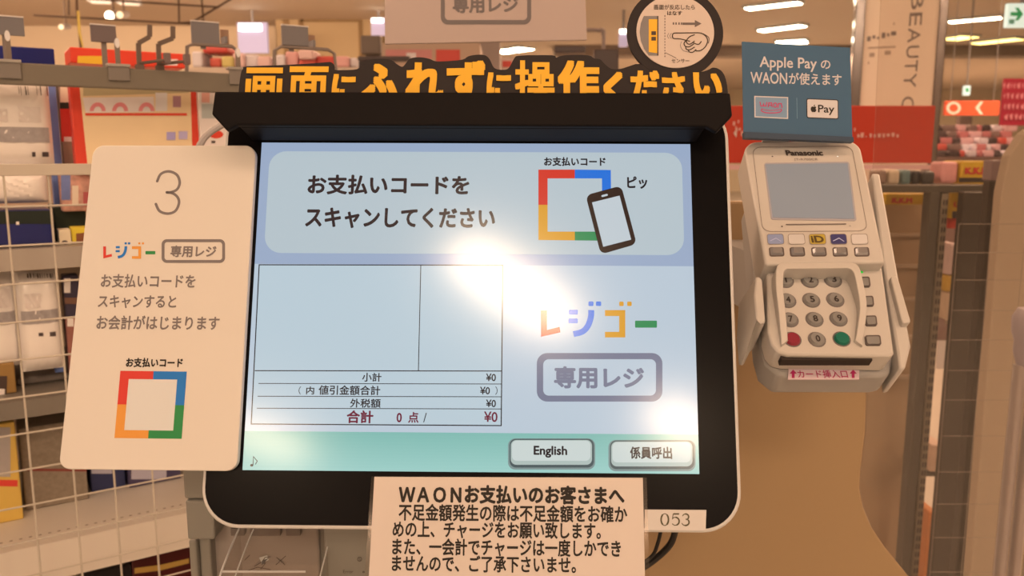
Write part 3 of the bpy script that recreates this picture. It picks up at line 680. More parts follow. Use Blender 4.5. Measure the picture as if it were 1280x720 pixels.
ap = bez([(ax, ay - 2.4), (ax + 1.8, ay - 3), (ax + 3.3, ay - 2), (ax + 2.5, ay - .2), (ax + 3.5, ay + 1.6), (ax + 2, ay + 4), (ax + .8, ay + 4.2), (ax, ay + 3.9), (ax - .9, ay + 4.2), (ax - 2.4, ay + 3.6), (ax - 3.6, ay + .8), (ax - 3.2, ay - 1.8), (ax - 1.4, ay - 2.9), (ax, ay - 2.4)], 3)[:-1]
b.flat(C.mp(ap, za), za, m_inkk); b.flat(C.mp([(ax, ay - 3), (ax + .3, ay - 4.6), (ax + 1.9, ay - 5.4), (ax + 1.5, ay - 3.8)], za), za, m_inkk)
ptext(b, C, 'Pay', 1022.5, 131.5, 1043, 143.5, za, m_inkk, .012)
b.build('lettering', bc)
MB().prism(C.mp([(929.5, 165.5), (1065.5, 172), (1066, 178), (930, 173)]), -.004, .002, mat('card_foot', (52, 62, 70))).build('foot', bc)

# ------------------------------------------------------------------ tan partition behind the terminal, clear screen beyond it
m_tan = mat('tan_partition', (176, 124, 76), rough=.5, noise=.02, scale=3)
PY = .80
pr = [(690, 252), (1080, 252), (1084, 470), (1082, 540), (1076, 590), (1075, 612), (1079, 634), (1090, 660), (1106, 684), (1124, 706), (1137, 722), (1180, 790), (1180, 1500), (690, 1500)]
PF = Frame((0, PY, 0), (1, 0, 0), (0, 0, 1))
pts = [(at(x, y, PY).x, max(.0, at(x, y, PY).z)) for x, y in pr]
tp = MB().prism(pts, -.02, 0, m_tan).build('partition_panel', bevel=.002); tp.matrix_world = PF.m()
tag(tp, 'plain tan partition panel with a curved right edge below the payment terminal', 'partition')
m_ac = clear('acrylic', (.96, .94, .92), .05, 1.2, .010)
pr2 = [(1106, -80), (1500, -80), (1500, 1500), (1180, 1500), (1140, 730), (1107, 687), (1091, 662), (1080, 636), (1076, 612), (1077, 590), (1083, 540), (1086, 470), (1090, 252)]
AF = Frame((0, PY + .03, 0), (1, 0, 0), (0, 0, 1))
pts = [(at(x, y, PY + .03).x, max(.0, at(x, y, PY + .03).z)) for x, y in pr2]
ap_ = MB().prism(pts, -.003, 0, m_ac).build('acrylic_screen'); ap_.matrix_world = AF.m()
tag(ap_, 'clear acrylic screen standing beyond the tan partition, store seen through it', 'screen')

# ------------------------------------------------------------------ self checkout body under the monitor
KY = .66
def kb_(name, par, x0, y0, x1, y1, Y, dep, m, bev=.002):
    a = at(x0, y1, Y); b_ = at(x1, y0, Y); a.x = at(x0, y0, Y).x; q = MB(); q.box(a.x, b_.x, Y, Y + dep, min(a.z, b_.z), max(a.z, b_.z), m)
    o = q.build(name, bevel=bev); o.parent = par; o.matrix_parent_inverse = par.matrix_world.inverted(); return o
ko = at(345, 700, KY)
ks = thing('self_checkout_machine', Vector((ko.x, KY, 0)), 'grey beige self checkout machine body under and behind the monitor', 'checkout machine')
bpy.context.view_layer.update()
a = at(243, 676, KY); b_ = at(470, 648, KY)
q = MB(); q.box(a.x, b_.x + .16, KY + .001, KY + .13, 0, at(300, 480, KY).z, m_kiosk); o = q.build('cabinet', bevel=.003); o.parent = ks; o.matrix_parent_inverse = ks.matrix_world.inverted()
kb_('side_cover', ks, 226, 560, 262, 624, KY - .03, .10, m_kiosk)
kb_('side_cover', ks, 231, 626, 266, 675, KY - .032, .10, m_kiosk)
kb_('lower_side_panel', ks, 235, 675.5, 245, 800, KY - .02, .08, m_kiosk)
kb_('inner_side_panel', ks, 247.5, 667, 262, 800, KY - .015, .08, m_kiosk)
kb_('right_front_panel', ks, 404, 655, 480, 800, KY - .03, .05, m_kiosk)
kb_('printer_bay', ks, 262, 655, 398, 800, KY - .004, .03, mat('printer_bay', (166, 132, 106), rough=.45))
for (x0, x1) in ((288, 305), (312, 350), (357, 375)): kb_('paper_guide', ks, x0, 661, x1, 670, KY - .010, .012, mat('paper_guide', (122, 94, 74)), .0005)
q = MB(); KF = frame(440, 690, KY - .031)
pstroke(q, KF, ell(449.5, 699, 2.6, 2.6, 14), .8, 0, m_kioskd, closed=True); ptext(q, KF, 'S', 448.4, 697.4, 450.6, 700.8, 0, m_kioskd); ptext(q, KF, 'Error', 429, 712.5, 441.5, 716.5, 0, m_kioskd)
pstroke(q, KF, ell(454.5, 715, 1, 1, 8), .8, 0, m_kioskd, closed=True)
o = q.build('panel_icons'); o.parent = ks; o.matrix_parent_inverse = ks.matrix_world.inverted(); o.matrix_world = KF.m()
# paper and instruction mark under the clear cover
q = MB(); RF = frame(325, 700, KY - .0045)
for st in ([(318, 708), (328, 702), (331, 697), (338, 696)], [(335, 698), (327, 705), (332, 704), (326, 711)], [(310, 713), (322, 709), (338, 712)], [(345, 706), (357, 695)], [(346, 697), (356, 706)], [(306, 700), (312, 694)]): pstroke(q, RF, st, .9, .0004, mat('mark_brown', (104, 72, 54), k=.7))
q.flat(RF.mp([(324, 697), (334, 694), (336, 700), (327, 704)], .0003), .0003, mat('mark_pale', (222, 196, 166))); q.flat(RF.mp([(328, 700), (333, 699), (331, 704), (327, 706)], .0005), .0005, mat('mark_dark', (96, 82, 72)))
o = q.build('paper_diagram'); o.parent = ks; o.matrix_parent_inverse = ks.matrix_world.inverted(); o.matrix_world = RF.m()
# clear receipt cover: curved shell
CY = KY - .085
cv = MB(); m_cov = clear('clear_cover', (.93, .90, .88), .06, 2.0, .05)
xl = at(256, 700, CY).x; xr = at(388, 700, CY).x; zt_ = at(300, 654, KY).z; zb_ = at(300, 790, CY).z
sec = bez([(KY - .006, zt_), (KY - .035, zt_ - .008), (KY - .065, zt_ - .021), (KY - .085, zt_ - .042), (KY - .088, zt_ - .07), (KY - .088, zb_)], 5)
Vv = []; Ff = []
ins = [0, .002]
for (yy, zz_) in sec: Vv += [(xl, yy, zz_), (xr, yy, zz_)]
for i in range(len(sec) - 1): Ff.append((2 * i, 2 * i + 1, 2 * i + 3, 2 * i + 2))
cv.add(Vv, Ff, m_cov)
for x in (xl, xr):
    n0 = len(sec); Vs = [(x, yy, zz_) for yy, zz_ in sec] + [(x, KY - .006, zb_)]; cv.add(Vs, [tuple(range(n0 + 1))], m_cov)
m_glint = mat('cover_glint', (236, 200, 168), rough=.15, spec=.9)  # pale tubes paint the bright glints along the clear cover's edges
for x in (xl, xl + .012, xr): cv.tube([(x, yy, zz_) for yy, zz_ in sec], .0006 if x != xl else .0009, m_glint, 6)
iy = min(range(len(sec)), key=lambda i: abs((at(300, 713, sec[i][0]).z) - sec[i][1]))
cv.tube([(xl, sec[iy][0], sec[iy][1]), (xr - .012, sec[iy][0], sec[iy][1])], .0009, m_glint, 6)
o = cv.build('receipt_cover', smooth=True); o.parent = ks; o.matrix_parent_inverse = ks.matrix_world.inverted(); o['label'] = 'clear curved cover'
# cables
def tubew(name, pts, r, m, label, cat='cable', n=6):
    P_ = bez([tuple(at(*p_)) for p_ in pts], n); o = MB().tube(P_, r, m, 8).build(name, smooth=True); return tag(o, label, cat)
m_cab = mat('black_cable', (24, 18, 15), rough=.45)
tubew('cable', [(846, 655, .64), (838, 680, .655), (815, 702, .66), (790, 716, .66), (760, 726, .66)], .0028, m_cab, 'thick black cable curving down behind the paper notice')
tubew('cable', [(828, 655, .65), (822, 680, .65), (814, 696, .65), (790, 712, .65), (770, 722, .65)], .0016, m_cab, 'thin black cable just inside the thick one behind the notice')
tubew('cable', [(290, 150, .80), (276, 157, .80), (262, 166, .80), (252, 178, .80), (247, 200, .80), (250, 300, .79), (262, 440, .76), (268, 484, .73)], .0032, mat('beige_cable', (196, 160, 134)), 'pale beige cable looping out behind the hood beside the red package')


KK = 1.2
# ------------------------------------------------------------------ wire fence and shelving on the left
S = frame(67, 600, 1.09, 0, 33)
def SR(x0, y0, x1, y1, z):
    """px box on the shelf plane at depth z -> local u0, u1, v0, v1"""
    a = S.uv(x0, (y0 + y1) / 2, z); b = S.uv(x1, (y0 + y1) / 2, z); xm = (x0 + x1) / 2
    return a[0], b[0], S.uv(xm, y1, z)[1], S.uv(xm, y0, z)[1]
fe = thing('wire_fence', S, 'cream wire grid fence standing in front of the left shelves', 'fence')
vtop = S.uv(56, 212, 0)[1]; u0 = S.uv(-60, 600, 0)[0]; u1 = u0 + .05 * 12; v_w0 = S.uv(0, 592, 0)[1]
ug0 = S.uv(40, 600, 0)[0]
b = MB(); vb2 = v_w0 - .05 * 5
ul_ = ug0 - .05 * 3; ur_ = ug0 + .05 * 9
for k in range(-3, 10): b.tube([(ug0 + .05 * k, vb2, 0), (ug0 + .05 * k, vtop, 0)], .0014, m_wire, 6)
k = -5
while v_w0 + .05 * k < vtop - .012:
    b.tube([(ul_, v_w0 + .05 * k, .0026), (ur_, v_w0 + .05 * k, .0026)], .0013, m_wire, 6); k += 1
b.build('wire_grid', fe, smooth=True)
MB().box(ul_ - .01, ur_, vtop - .0075, vtop + .0075, -.004, .004, m_wire).build('top_rail', fe, bevel=.001)
MB().tube([(ur_, -(S.o.z), 0), (ur_, vtop, 0)], .008, m_wire, 10).build('post', fe, smooth=True)

g_ = thing('shelf_unit', S, 'cream steel shelf unit with a grey top bar behind the wire fence', 'shelves')
UL, UR = ul_ - .25, S.uv(560, 140, -.1)[0]
zf_ = -.05
zbk = -.42
vbar = S.uv(0, 77, zf_)[1]; vbar0 = S.uv(0, 105, zf_)[1]
MB().box(UL, UR, vbar0, vbar, zf_ - .012, zf_, mat('shelf_bar', (136, 108, 80), k=.62, rough=.5)).build('top_bar', g_, bevel=.002)
m_back = mat('shelf_back', (196, 148, 108), rough=.6)
MB().box(UL, UR, -S.o.z, vbar0 + .01, zbk - .02, zbk, m_back).build('back_panel', g_)
def shelf(y_lo, y_hi, x, z0, m, name='shelf'):
    va = S.uv(x, y_lo, z0)[1]; vb = S.uv(x, y_hi, z0)[1]
    q = MB(); q.box(UL, UR, va, vb, z0 - .004, z0, m); q.box(UL, UR, vb - .004, vb, zbk, z0 - .004, m); return q.build(name, g_), vb
_, v_s1 = shelf(340, 313, 0, -.07, mat('shelf_grey', (158, 126, 98), rough=.5))
_, v_s2 = shelf(527, 505, 0, -.07, mat('shelf_dark', (116, 92, 70), rough=.5))
_, v_s3 = shelf(736, 688, 20, -.03, m_shelf, 'base_shelf')
q = MB(); mdot = mat('dot_dark', (120, 86, 62))
x_ = UL + .02
while x_ < UR: q.box(x_, x_ + .004, v_s3 - .0001, v_s3 + .0002, -.068, -.065, mdot); x_ += .012
q.build('shelf_perforation', g_)
MB().box(UL, UR, -S.o.z, v_s3 - .22, -.30, -.06, mat('plinth', (80, 58, 44))).build('plinth', g_)
MB().box(UL, UR, v_s3 - .225, v_s3 - .215, zbk, -.03, m_shelf).build('lower_shelf', g_)
for u in (UL + .01, UR - .02): MB().box(u, u + .02, -S.o.z, vbar, zbk - .05, zbk - .02, m_steel).build('upright', g_)

def product(name, x0, y0, x1, y1, z, dep, m, label, cat, group=None, prints=(), bev=.002, v0=None):
    """a box on the shelves; prints are (x0, y0, x1, y1, material) patches of its front, in px"""
    ua, ub, va, vb = SR(x0, y0, x1, y1, z)
    if v0 is not None: va = v0 + .0005
    F = Frame(S.o + S.ex * ((ua + ub) / 2) + S.ey * va + S.ez * (z - dep / 2), S.ex, S.ey)
    t = thing(name, F, label, cat, group)
    MB().box(ua - (ua + ub) / 2, ub - (ua + ub) / 2, 0, vb - va, -dep / 2, dep / 2, m).build('carton', t, bevel=bev)
    if prints:
        q = MB()
        for k, pr_ in enumerate(prints):
            pts = [(u - (ua + ub) / 2, v - va) for u, v in S.mp(pr_[0] if not isinstance(pr_[0], (int, float)) else [(pr_[0], pr_[1]), (pr_[2], pr_[1]), (pr_[2], pr_[3]), (pr_[0], pr_[3])], z)]
            pts = [(min(max(u, ua - (ua + ub) / 2), ub - (ua + ub) / 2), min(max(v, 0), vb - va)) for u, v in pts]
            q.flat(pts, dep / 2 + .0004 + .00012 * k, pr_[-1])
        q.build('front_print', t)
    return t
def pack(name, x0, y0, x1, y1, z, dep, m, label, cat, prints=(), group=None, lean=0):
    """a soft bag: puffed front and back, flat crimped ends"""
    ua, ub, va, vb = SR(x0, y0, x1, y1, z); wv, hv = ub - ua, vb - va
    F = Frame(S.o + S.ex * ((ua + ub) / 2) + S.ey * va + S.ez * (z - dep / 2), S.ex, S.ey)
    t = thing(name, F, label, cat, group); q = MB(); nx, ny = 14, 14
    def zz(i, j, s):
        u = i / nx * 2 - 1; v = j / ny * 2 - 1
        return s * dep / 2 * (max(0, 1 - u ** 4) * max(0, 1 - v ** 4)) ** .5 + .0016 * math.sin(i * 1.9 + j * 2.3) * (1 - u * u) * s
    for s in (1, -1):
        V = [(-wv / 2 + wv * i / nx, hv * j / ny, zz(i, j, s)) for j in range(ny + 1) for i in range(nx + 1)]
        Fc = [(j * (nx + 1) + i, j * (nx + 1) + i + 1, (j + 1) * (nx + 1) + i + 1, (j + 1) * (nx + 1) + i) for j in range(ny) for i in range(nx)]
        if s < 0: Fc = [f[::-1] for f in Fc]
        q.add(V, Fc, m)
    q.build('bag', t, smooth=True)
    if prints:
        q = MB()
        for pr_ in prints:
            pts = [(u - (ua + ub) / 2, v - va) for u, v in S.mp([(pr_[0], pr_[1]), (pr_[2], pr_[1]), (pr_[2], pr_[3]), (pr_[0], pr_[3])], z)]
            (a, c), (b2, d2) = pts[0], pts[2]
            V = []; n1 = 10
            for j in range(n1 + 1):
                for i in range(n1 + 1):
                    u = a + (b2 - a) * i / n1; v = d2 + (c - d2) * j / n1
                    u = min(max(u, -wv / 2 + .001), wv / 2 - .001); v = min(max(v, .001), hv - .001)
                    V.append((u, v, zz((u + wv / 2) / wv * nx, v / hv * ny, 1) + .0012))
            q.add(V, [(j * (n1 + 1) + i, j * (n1 + 1) + i + 1, (j + 1) * (n1 + 1) + i + 1, (j + 1) * (n1 + 1) + i) for j in range(n1) for i in range(n1)], pr_[4])
        q.build('bag_print', t, smooth=True)
    return t
m_bag = mat('white_bag', (226, 186, 152), rough=.25, spec=.7, noise=.05, scale=30); m_bagg = mat('bag_grey_print', (152, 124, 104), rough=.4, noise=.25, scale=120); m_bark = mat('bar_black', (74, 54, 44))
m_bagl = mat('bag_light_print', (204, 166, 136), noise=.12, scale=60); m_bblu = mat('blue_edge', (104, 108, 136), rough=.4)
def barcode(x0, y0, x1, y1):
    out = []; x = x0
    while x < x1: wd = random.choice((1, 1.6, 2.4)); out.append((x, y0, min(x + wd, x1), y1, m_bark)); x += wd + random.choice((1, 1.5, 2))
    return out
# top row hanging under the bar
pack('mask_bag', -34, 100, 66, 206, -.10, .05, m_bag, 'white plastic mask bag with a barcode hanging under the grey bar', 'bag', [(-30, 158, 63, 178, m_bagg), (22, 133, 52, 153, m_bagl), (-4, 136, 10, 152, m_bagl)] + barcode(23, 107, 62, 119) + [(40, 190, 45, 196, m_bark), (53, 190, 62, 196, m_bark)])
pack('mask_bag', -30, 214, 61, 255, -.10, .05, m_bag, 'plain white bag bottom showing just below the cream fence rail', 'bag')
product('hanging_pack', 62, 105, 76, 262, -.16, .02, m_bblu, 'narrow blue edged pack hanging right of the white barcode bag', 'pack')
m_flor = mat('floral_print', (186, 120, 90), rough=.6, noise=.7, scale=90)
product('hanging_pack', 75, 106, 92, 205, -.17, .02, mat('pack_brown', (146, 108, 78), noise=.15), 'tall narrow pack with a red panel hanging left of the red framed package', 'pack', None, [(75, 106, 91, 128, mat('pack_cream', (222, 176, 132))), (75, 128, 91, 136, mat('pack_dark_green', (40, 42, 28))), (75, 136, 91, 177, mat('pack_red', (206, 52, 36))), (80, 171, 91, 177, m_bag)])
product('printed_pack', 76, 218, 122, 264, -.13, .03, m_flor, 'floral pink and blue printed pack below the fence rail', 'pack', None, [(76, 218, 88, 250, mat('print_slate', (104, 100, 122), noise=.3)), (90, 232, 98, 255, mat('print_peach', (216, 170, 130))), (104, 240, 116, 258, mat('print_rose', (168, 70, 60)))])
m_redf = mat('pack_red_frame', (206, 56, 34), rough=.35); m_crm = mat('pack_cream_face', (222, 170, 116), noise=.08, scale=14); m_pkp = mat('pack_pink', (226, 186, 156), noise=.1)
fans = []
for cx in (122, 150, 183): fans.append(([(cx + 10 * math.cos(R(a_)), 139 - 11 * math.sin(R(a_))) for a_ in range(0, 181, 20)] + [(cx + 5 * math.cos(R(a_)), 139 - 6 * math.sin(R(a_))) for a_ in range(180, -1, -20)], mat('fan_pink', (216, 116, 102))))
product('red_framed_pack', 91, 100, 250, 216, -.11, .03, m_redf, 'large red framed package with a cream face and pink fan pictures', 'package', None,
        [([(99, 106), (238, 106), (241, 213), (110, 213)], m_crm), ([(104, 109), (236, 109), (236, 116), (104, 120)], mat('pack_moss', (176, 140, 92))), ([(103, 122), (192, 121), (193, 140), (107, 141)], m_pkp), (194, 116, 209, 139, mat('pack_peach', (226, 190, 160))), (216, 120, 226, 134, mat('pack_mauve', (170, 110, 100)))] + fans + [([(106, 141.5), (233, 141.5), (233.5, 144.5), (107, 144.5)], m_redf),
         (208, 165, 219, 175, mat('pack_lilac', (172, 140, 158))), (223, 164, 234, 174, mat('pack_lilac2', (196, 160, 166)))])
product('white_pack', 251, 108, 300, 260, -.10, .03, mat('pack_white', (220, 180, 150), noise=.05), 'white package with a red oval beside the hood of the monitor', 'package', None, [(252, 116, 262, 128, mat('pack_salmon', (216, 140, 110))), (252, 130, 272, 148, mat('pack_grey', (170, 150, 126))), (ell(270, 168, 9, 5, 20), m_redf), (264, 176, 269, 179, m_bark)])
# first shelf
product('navy_parcel', -40, 263, 68, 312, -.09, .12, mat('navy_film', (26, 28, 68), rough=.3, spec=.6), 'glossy navy parcel lying on the shelf below the white bags', 'parcel', None, [(-40, 263, 68, 280, mat('film_dark_green', (30, 32, 22), rough=.4)), (20, 277, 24, 281, m_bag)], .006, v_s1)
product('dark_green_box', 68, 258, 108, 290, -.15, .10, mat('box_dark_green', (38, 40, 24)), 'dark green box standing behind the small yellow box', 'box', None, (), .002, v_s1)
product('small_box', 74, 287, 89, 310, -.10, .03, mat('box_cream', (220, 176, 128)), 'small cream box with a dark spot beside the navy parcel', 'box', None, [(ell(81, 303, 4, 2.6, 12), m_bark)], .001, v_s1)
product('small_box', 90, 284, 116, 310, -.105, .03, mat('box_yellow', (214, 164, 40)), 'small yellow box with a brown window on the upper shelf', 'box', None, [([(95, 292), (112, 290), (112, 309), (96, 309)], mat('window_brown', (128, 66, 34)))], .001, v_s1)
# hooks row between the shelves
pack('mask_bag', -28, 341, 22, 462, -.12, .035, m_bag, 'white grey banded mask bag cut off by the picture edge below the first shelf', 'bag', [(-20, 392, 26, 404, m_bagg), (-8, 362, 14, 384, m_bagl)])
pack('mask_bag', 24, 340, 78, 466, -.105, .04, m_bag, 'white mask bag with a grey band and barcode hanging second below the first shelf', 'bag', [(26, 390, 74, 402, m_bagg), (30, 368, 52, 384, m_bagl), (48, 416, 54, 420, m_bark), (62, 415, 70, 420, m_bark)] + barcode(34, 343, 68, 348))
product('hanging_pack', 66, 400, 80, 466, -.14, .02, m_bblu, 'blue edged pack hanging behind the second mask bag', 'pack')
product('dark_pack', 80, 344, 100, 398, -.13, .03, mat('pack_black_purple', (56, 40, 46)), 'dark pack with a pale corner hanging behind the lane sign', 'pack', None, [(80, 348, 88, 366, mat('pack_pale', (232, 190, 156))), (80, 372, 98, 380, mat('pack_brown2', (110, 66, 44)))])
product('red_pack', 84, 396, 100, 470, -.13, .03, mat('pack_rust', (150, 84, 62), noise=.3), 'rust coloured pack hanging under the dark pack behind the lane sign', 'pack', None, [(84, 398, 92, 408, mat('pack_pale'))])
product('brown_box', -20, 455, 20, 504, -.12, .08, mat('box_brown', (146, 96, 44)), 'brown box with a dark label standing on the second shelf', 'box', None, [(-10, 470, 9, 500, mat('label_dark', (70, 46, 34))), (-8, 486, 6, 496, mat('pack_pale'))], .002, v_s2)
product('grey_pack', 22, 468, 100, 504, -.16, .08, mat('pack_taupe', (118, 92, 72), noise=.1), 'flat taupe pack lying on the second shelf behind the lane sign', 'pack', None, (), .004, v_s2)
# base shelf
product('yellow_box', -26, 530, 22, 608, -.14, .08, mat('box_amber', (206, 146, 58)), 'amber box with a pale grey face and red base on the lowest shelf', 'box', None, [(-26, 534, 13, 596, mat('box_face_grey', (164, 132, 108), noise=.1)), (-26, 600, 22, 608, mat('pack_red'))], .002, v_s3)
product('patterned_box', 25, 530, 106, 592, -.17, .08, mat('box_taupe_pattern', (134, 102, 74), noise=.3, scale=160), 'taupe patterned box with a thin red line on the lowest shelf', 'box', None, [(25, 586, 110, 589, mat('line_red', (130, 50, 36)))], .002, v_s3)
product('navy_box', 112, 566, 156, 604, -.19, .08, mat('box_navy', (48, 44, 62)), 'navy box with a pale top under the lane sign, left of two', 'box', None, [(114, 566, 140, 592, mat('box_lilac', (176, 146, 134)))], .002, v_s3)
product('navy_box', 160, 566, 226, 610, -.18, .10, mat('box_plum', (70, 52, 64)), 'navy box with a pale top under the lane sign, right of two', 'box', None, [(164, 566, 208, 599, mat('box_lilac'))], .002, v_s3)
product('gift_box', 104, 712, 166, 760, -.10, .12, mat('box_black', (28, 18, 14), rough=.3), 'black box in the dark below the lowest cream shelf', 'box', None, (), .002)
product('gift_box', 166, 690, 245, 760, -.10, .12, mat('box_maroon', (70, 16, 12), rough=.3), 'dark red box with a gold band below the lowest cream shelf', 'box', None, [([(168, 710), (200, 706), (236, 698), (236, 704), (200, 713), (168, 717)], mat('gold_band', (176, 120, 50), rough=.3))], .002)
# things on top of the bar
zt2 = -.06
def stand(name, x0, y0, x1, y1, stem_x, y_base, label, cat, z, m, wing=None, hoop=None):
    """sign card holder: a card on a stem that stands on the bar"""
    ua, ub, va, vb = SR(x0, y0, x1, y1, z); xb = S.uv(stem_x, y_base, z)
    F = Frame(S.o + S.ex * xb[0] + S.ey * vbar + S.ez * z, S.ex, S.ey); t = thing(name, F, label, cat, 'card holders on the grey bar')
    MB().box(ua - xb[0], ub - xb[0], va - vbar, vb - vbar, -.002, .002, m).build('card', t, bevel=.0006)
    MB().box(ua - xb[0], ub - xb[0], vb - vbar, vb - vbar + .0016, -.003, .003, mat('card_edge', (206, 170, 140))).build('card_top_edge', t)
    if wing:
        wa, wb, wc, wd = SR(*wing, z - .02); MB().box(wa - xb[0], wb - xb[0], wc - vbar, wd - vbar, -.024, -.02, mat('card_brown', (142, 96, 66))).build('rear_card', t)
        MB().box(wa - xb[0], wa - xb[0] + .004, wc - vbar, wc - vbar + .01, -.022, .002, m).build('joint', t)
    q = MB(); mm = mat('holder_wire', (120, 92, 72))
    if hoop:
        pts = [S.uv(x, y, z) for x, y in hoop]; q.tube([(pts[0][0] - xb[0], .001, 0)] + [(u - xb[0], v - vbar, 0) for u, v in pts[1:-1]] + [(pts[-1][0] - xb[0], .001, 0)], .0028, mm, 6); q.build('wire_foot', t)
        MB().box(-.004, .004, min(v for u, v in pts[1:-1]) - vbar, va - vbar + .004, -.004, -.002, mm).build('stem', t)
    else:
        q.box(-.0035, .0035, .0005, va - vbar + .01, -.006, -.002, mm); q.build('stem', t)
    MB().box(-.016, .016, -.028, .004, -.006, .0235, mat('clip_plastic', (168, 140, 116), rough=.4)).build('clip', t, bevel=.001) if False else None
    return t
m_card = mat('card_grey', (138, 114, 98), k=.62, rough=.5)
stand('card_holder', -14, 21, 30, 44, 9, 76, 'grey card holder on a stem at the left picture edge', 'card holder', zt2 - .03, m_card)
stand('card_holder', 113, 32, 145, 53, 132, 80, 'small grey card holder above the red and yellow box', 'card holder', zt2 - .05, mat('card_mauve', (132, 100, 84), k=.6))
stand('card_holder', 239, 28, 274, 56, 256, 84, 'grey card holder on a wide wire foot right of the two bent hooks', 'card holder', zt2 - .03, m_card, (276, 37, 286, 56), [(233, 84), (234, 58), (242, 55), (290, 58), (297, 64), (299, 84)])
stand('card_holder', 352, 33, 385, 57, 366, 90, 'grey card holder on a wire foot behind the left end of the orange writing', 'card holder', zt2 - .03, m_card, (385.5, 44, 394, 60), [(343, 90), (343, 63), (352, 58), (410, 62), (418, 67), (421, 90)])
# price clips on the bar
def clip(x0, y0, x1, y1, label, post=None):
    ua, ub, va, vb = SR(x0, y0, x1, y1, zf_); t = thing('bar_clip', Frame(S.o + S.ex * ((ua + ub) / 2) + S.ey * va + S.ez * (zf_ + .0005), S.ex, S.ey), label, 'clip', 'clips on the grey bar')
    w2 = (ub - ua) / 2; MB().box(-w2, w2, 0, vb - va, 0, .003, mat('clip_face', (142, 114, 90), k=.65, rough=.4)).box(-w2 - .001, w2 + .001, vb - va - .004, vb - va, -.012, .005, mat('clip_edge', (170, 140, 112), k=.75, rough=.4)).build('holder', t, bevel=.0008)
    if post:
        px0, py0 = post; pu, pv = S.uv(px0, py0, zf_ - .004); cu = pu - (ua + ub) / 2
        MB().box(cu - .003, cu + .003, vb - va - .001, pv - va, -.007, -.002, mat('clip_post', (142, 108, 82), k=.65)).build('post', t); MB().prism(ell(cu, pv - va, .0032, .007, 12), -.008, -.001, mat('post_tip', (226, 190, 160), rough=.2, spec=.8)).build('tip', t)
clip(-20, 74, 26, 98, 'grey clip with a thin post at the far left of the bar', (9, 45)); clip(135, 80, 162, 101, 'pale clip with a thin post under the small grey card', (146, 54))
clip(286, 84, 306, 106, 'pale clip beside the left end of the orange writing', (297, 66))
def hook(pts, label):
    z = zf_ - .006; P_ = [S.uv(x, y, z) for x, y in pts]; t = thing('bent_hook', Frame(S.o + S.ex * P_[0][0] + S.ey * vbar + S.ez * z, S.ex, S.ey), label, 'hook', 'bent hooks on the grey bar')
    mm = mat('hook_steel', (120, 88, 66), k=.7, rough=.4, metal=.3); q = MB(); L_ = [(u - P_[0][0], v - vbar) for u, v in P_]
    L_[0] = (L_[0][0], .0005)
    for i in range(len(L_) - 1):
        a, c = Vector(L_[i]), Vector(L_[i + 1]); dd = (c - a).normalized(); nn = Vector((-dd.y, dd.x)) * .0032
        q.prism([tuple(a + nn), tuple(a - nn), tuple(c - nn), tuple(c + nn)], -.002, .002, mm)
    q.build('rod', t); MB().box(-.006, .006, -.02, .006, .0025, .0055, mm).build('foot', t)
    MB().tube([(.001, .008, 0), (.02, .011, .012), (.034, .0125, .02)], .0022, mm, 6).build('arm', t); MB().box(.030, .038, .008, .022, .014, .026, mat('hook_block', (106, 76, 62))).build('arm_end', t)
hook([(174, 84), (173, 54), (187, 46), (187, 31)], 'left one of two bent steel hooks on the grey bar'); hook([(199, 85), (198, 55), (216, 48), (216, 33)], 'right one of two bent steel hooks on the grey bar')
product('navy_carton', -60, 57, 68, 79, -.20, .10, mat('carton_navy', (24, 26, 72), rough=.35), 'dark navy carton standing behind the bar at far left', 'carton')
t_ = product('red_carton', 88, 63, 231, 82, -.25, .08, mat('carton_red', (216, 58, 32), rough=.4), 'long red carton with a yellow panel standing behind the bar', 'carton', None, [(97, 70, 133, 82, mat('carton_yellow', (226, 160, 36))), (205, 74, 222, 82, mat('carton_white', (238, 190, 160)))])

KK = .85
# ------------------------------------------------------------------ middle distance behind the monitor
def vbox(name, x0, y0, x1, y1, Y, dep, m, label, cat, group=None, prints=(), to_floor=False, bev=.004, kind=None, part='body'):
    a = at(x0, y1, Y); b_ = at(x1, y0, Y); z0 = 0 if to_floor else a.z
    F = Frame(((a.x + b_.x) / 2, Y + dep / 2, z0), (1, 0, 0), (0, 0, 1)); t = thing(name, F, label, cat, group); wv = abs(b_.x - a.x) / 2
    MB().box(-wv, wv, 0, b_.z - z0, -dep / 2, dep / 2, m).build(part, t, bevel=bev)
    if prints:
        q = MB()
        for k, pr_ in enumerate(prints):
            ps = pr_[0] if not isinstance(pr_[0], (int, float)) else [(pr_[0], pr_[1]), (pr_[2], pr_[1]), (pr_[2], pr_[3]), (pr_[0], pr_[3])]
            pts = [at(x, y, Y) for x, y in ps]; q.flat([(p_.x - F.o.x, p_.z - z0) for p_ in pts], dep / 2 + .001 + .0006 * k, pr_[-1])
        q.build('print', t)
    return t
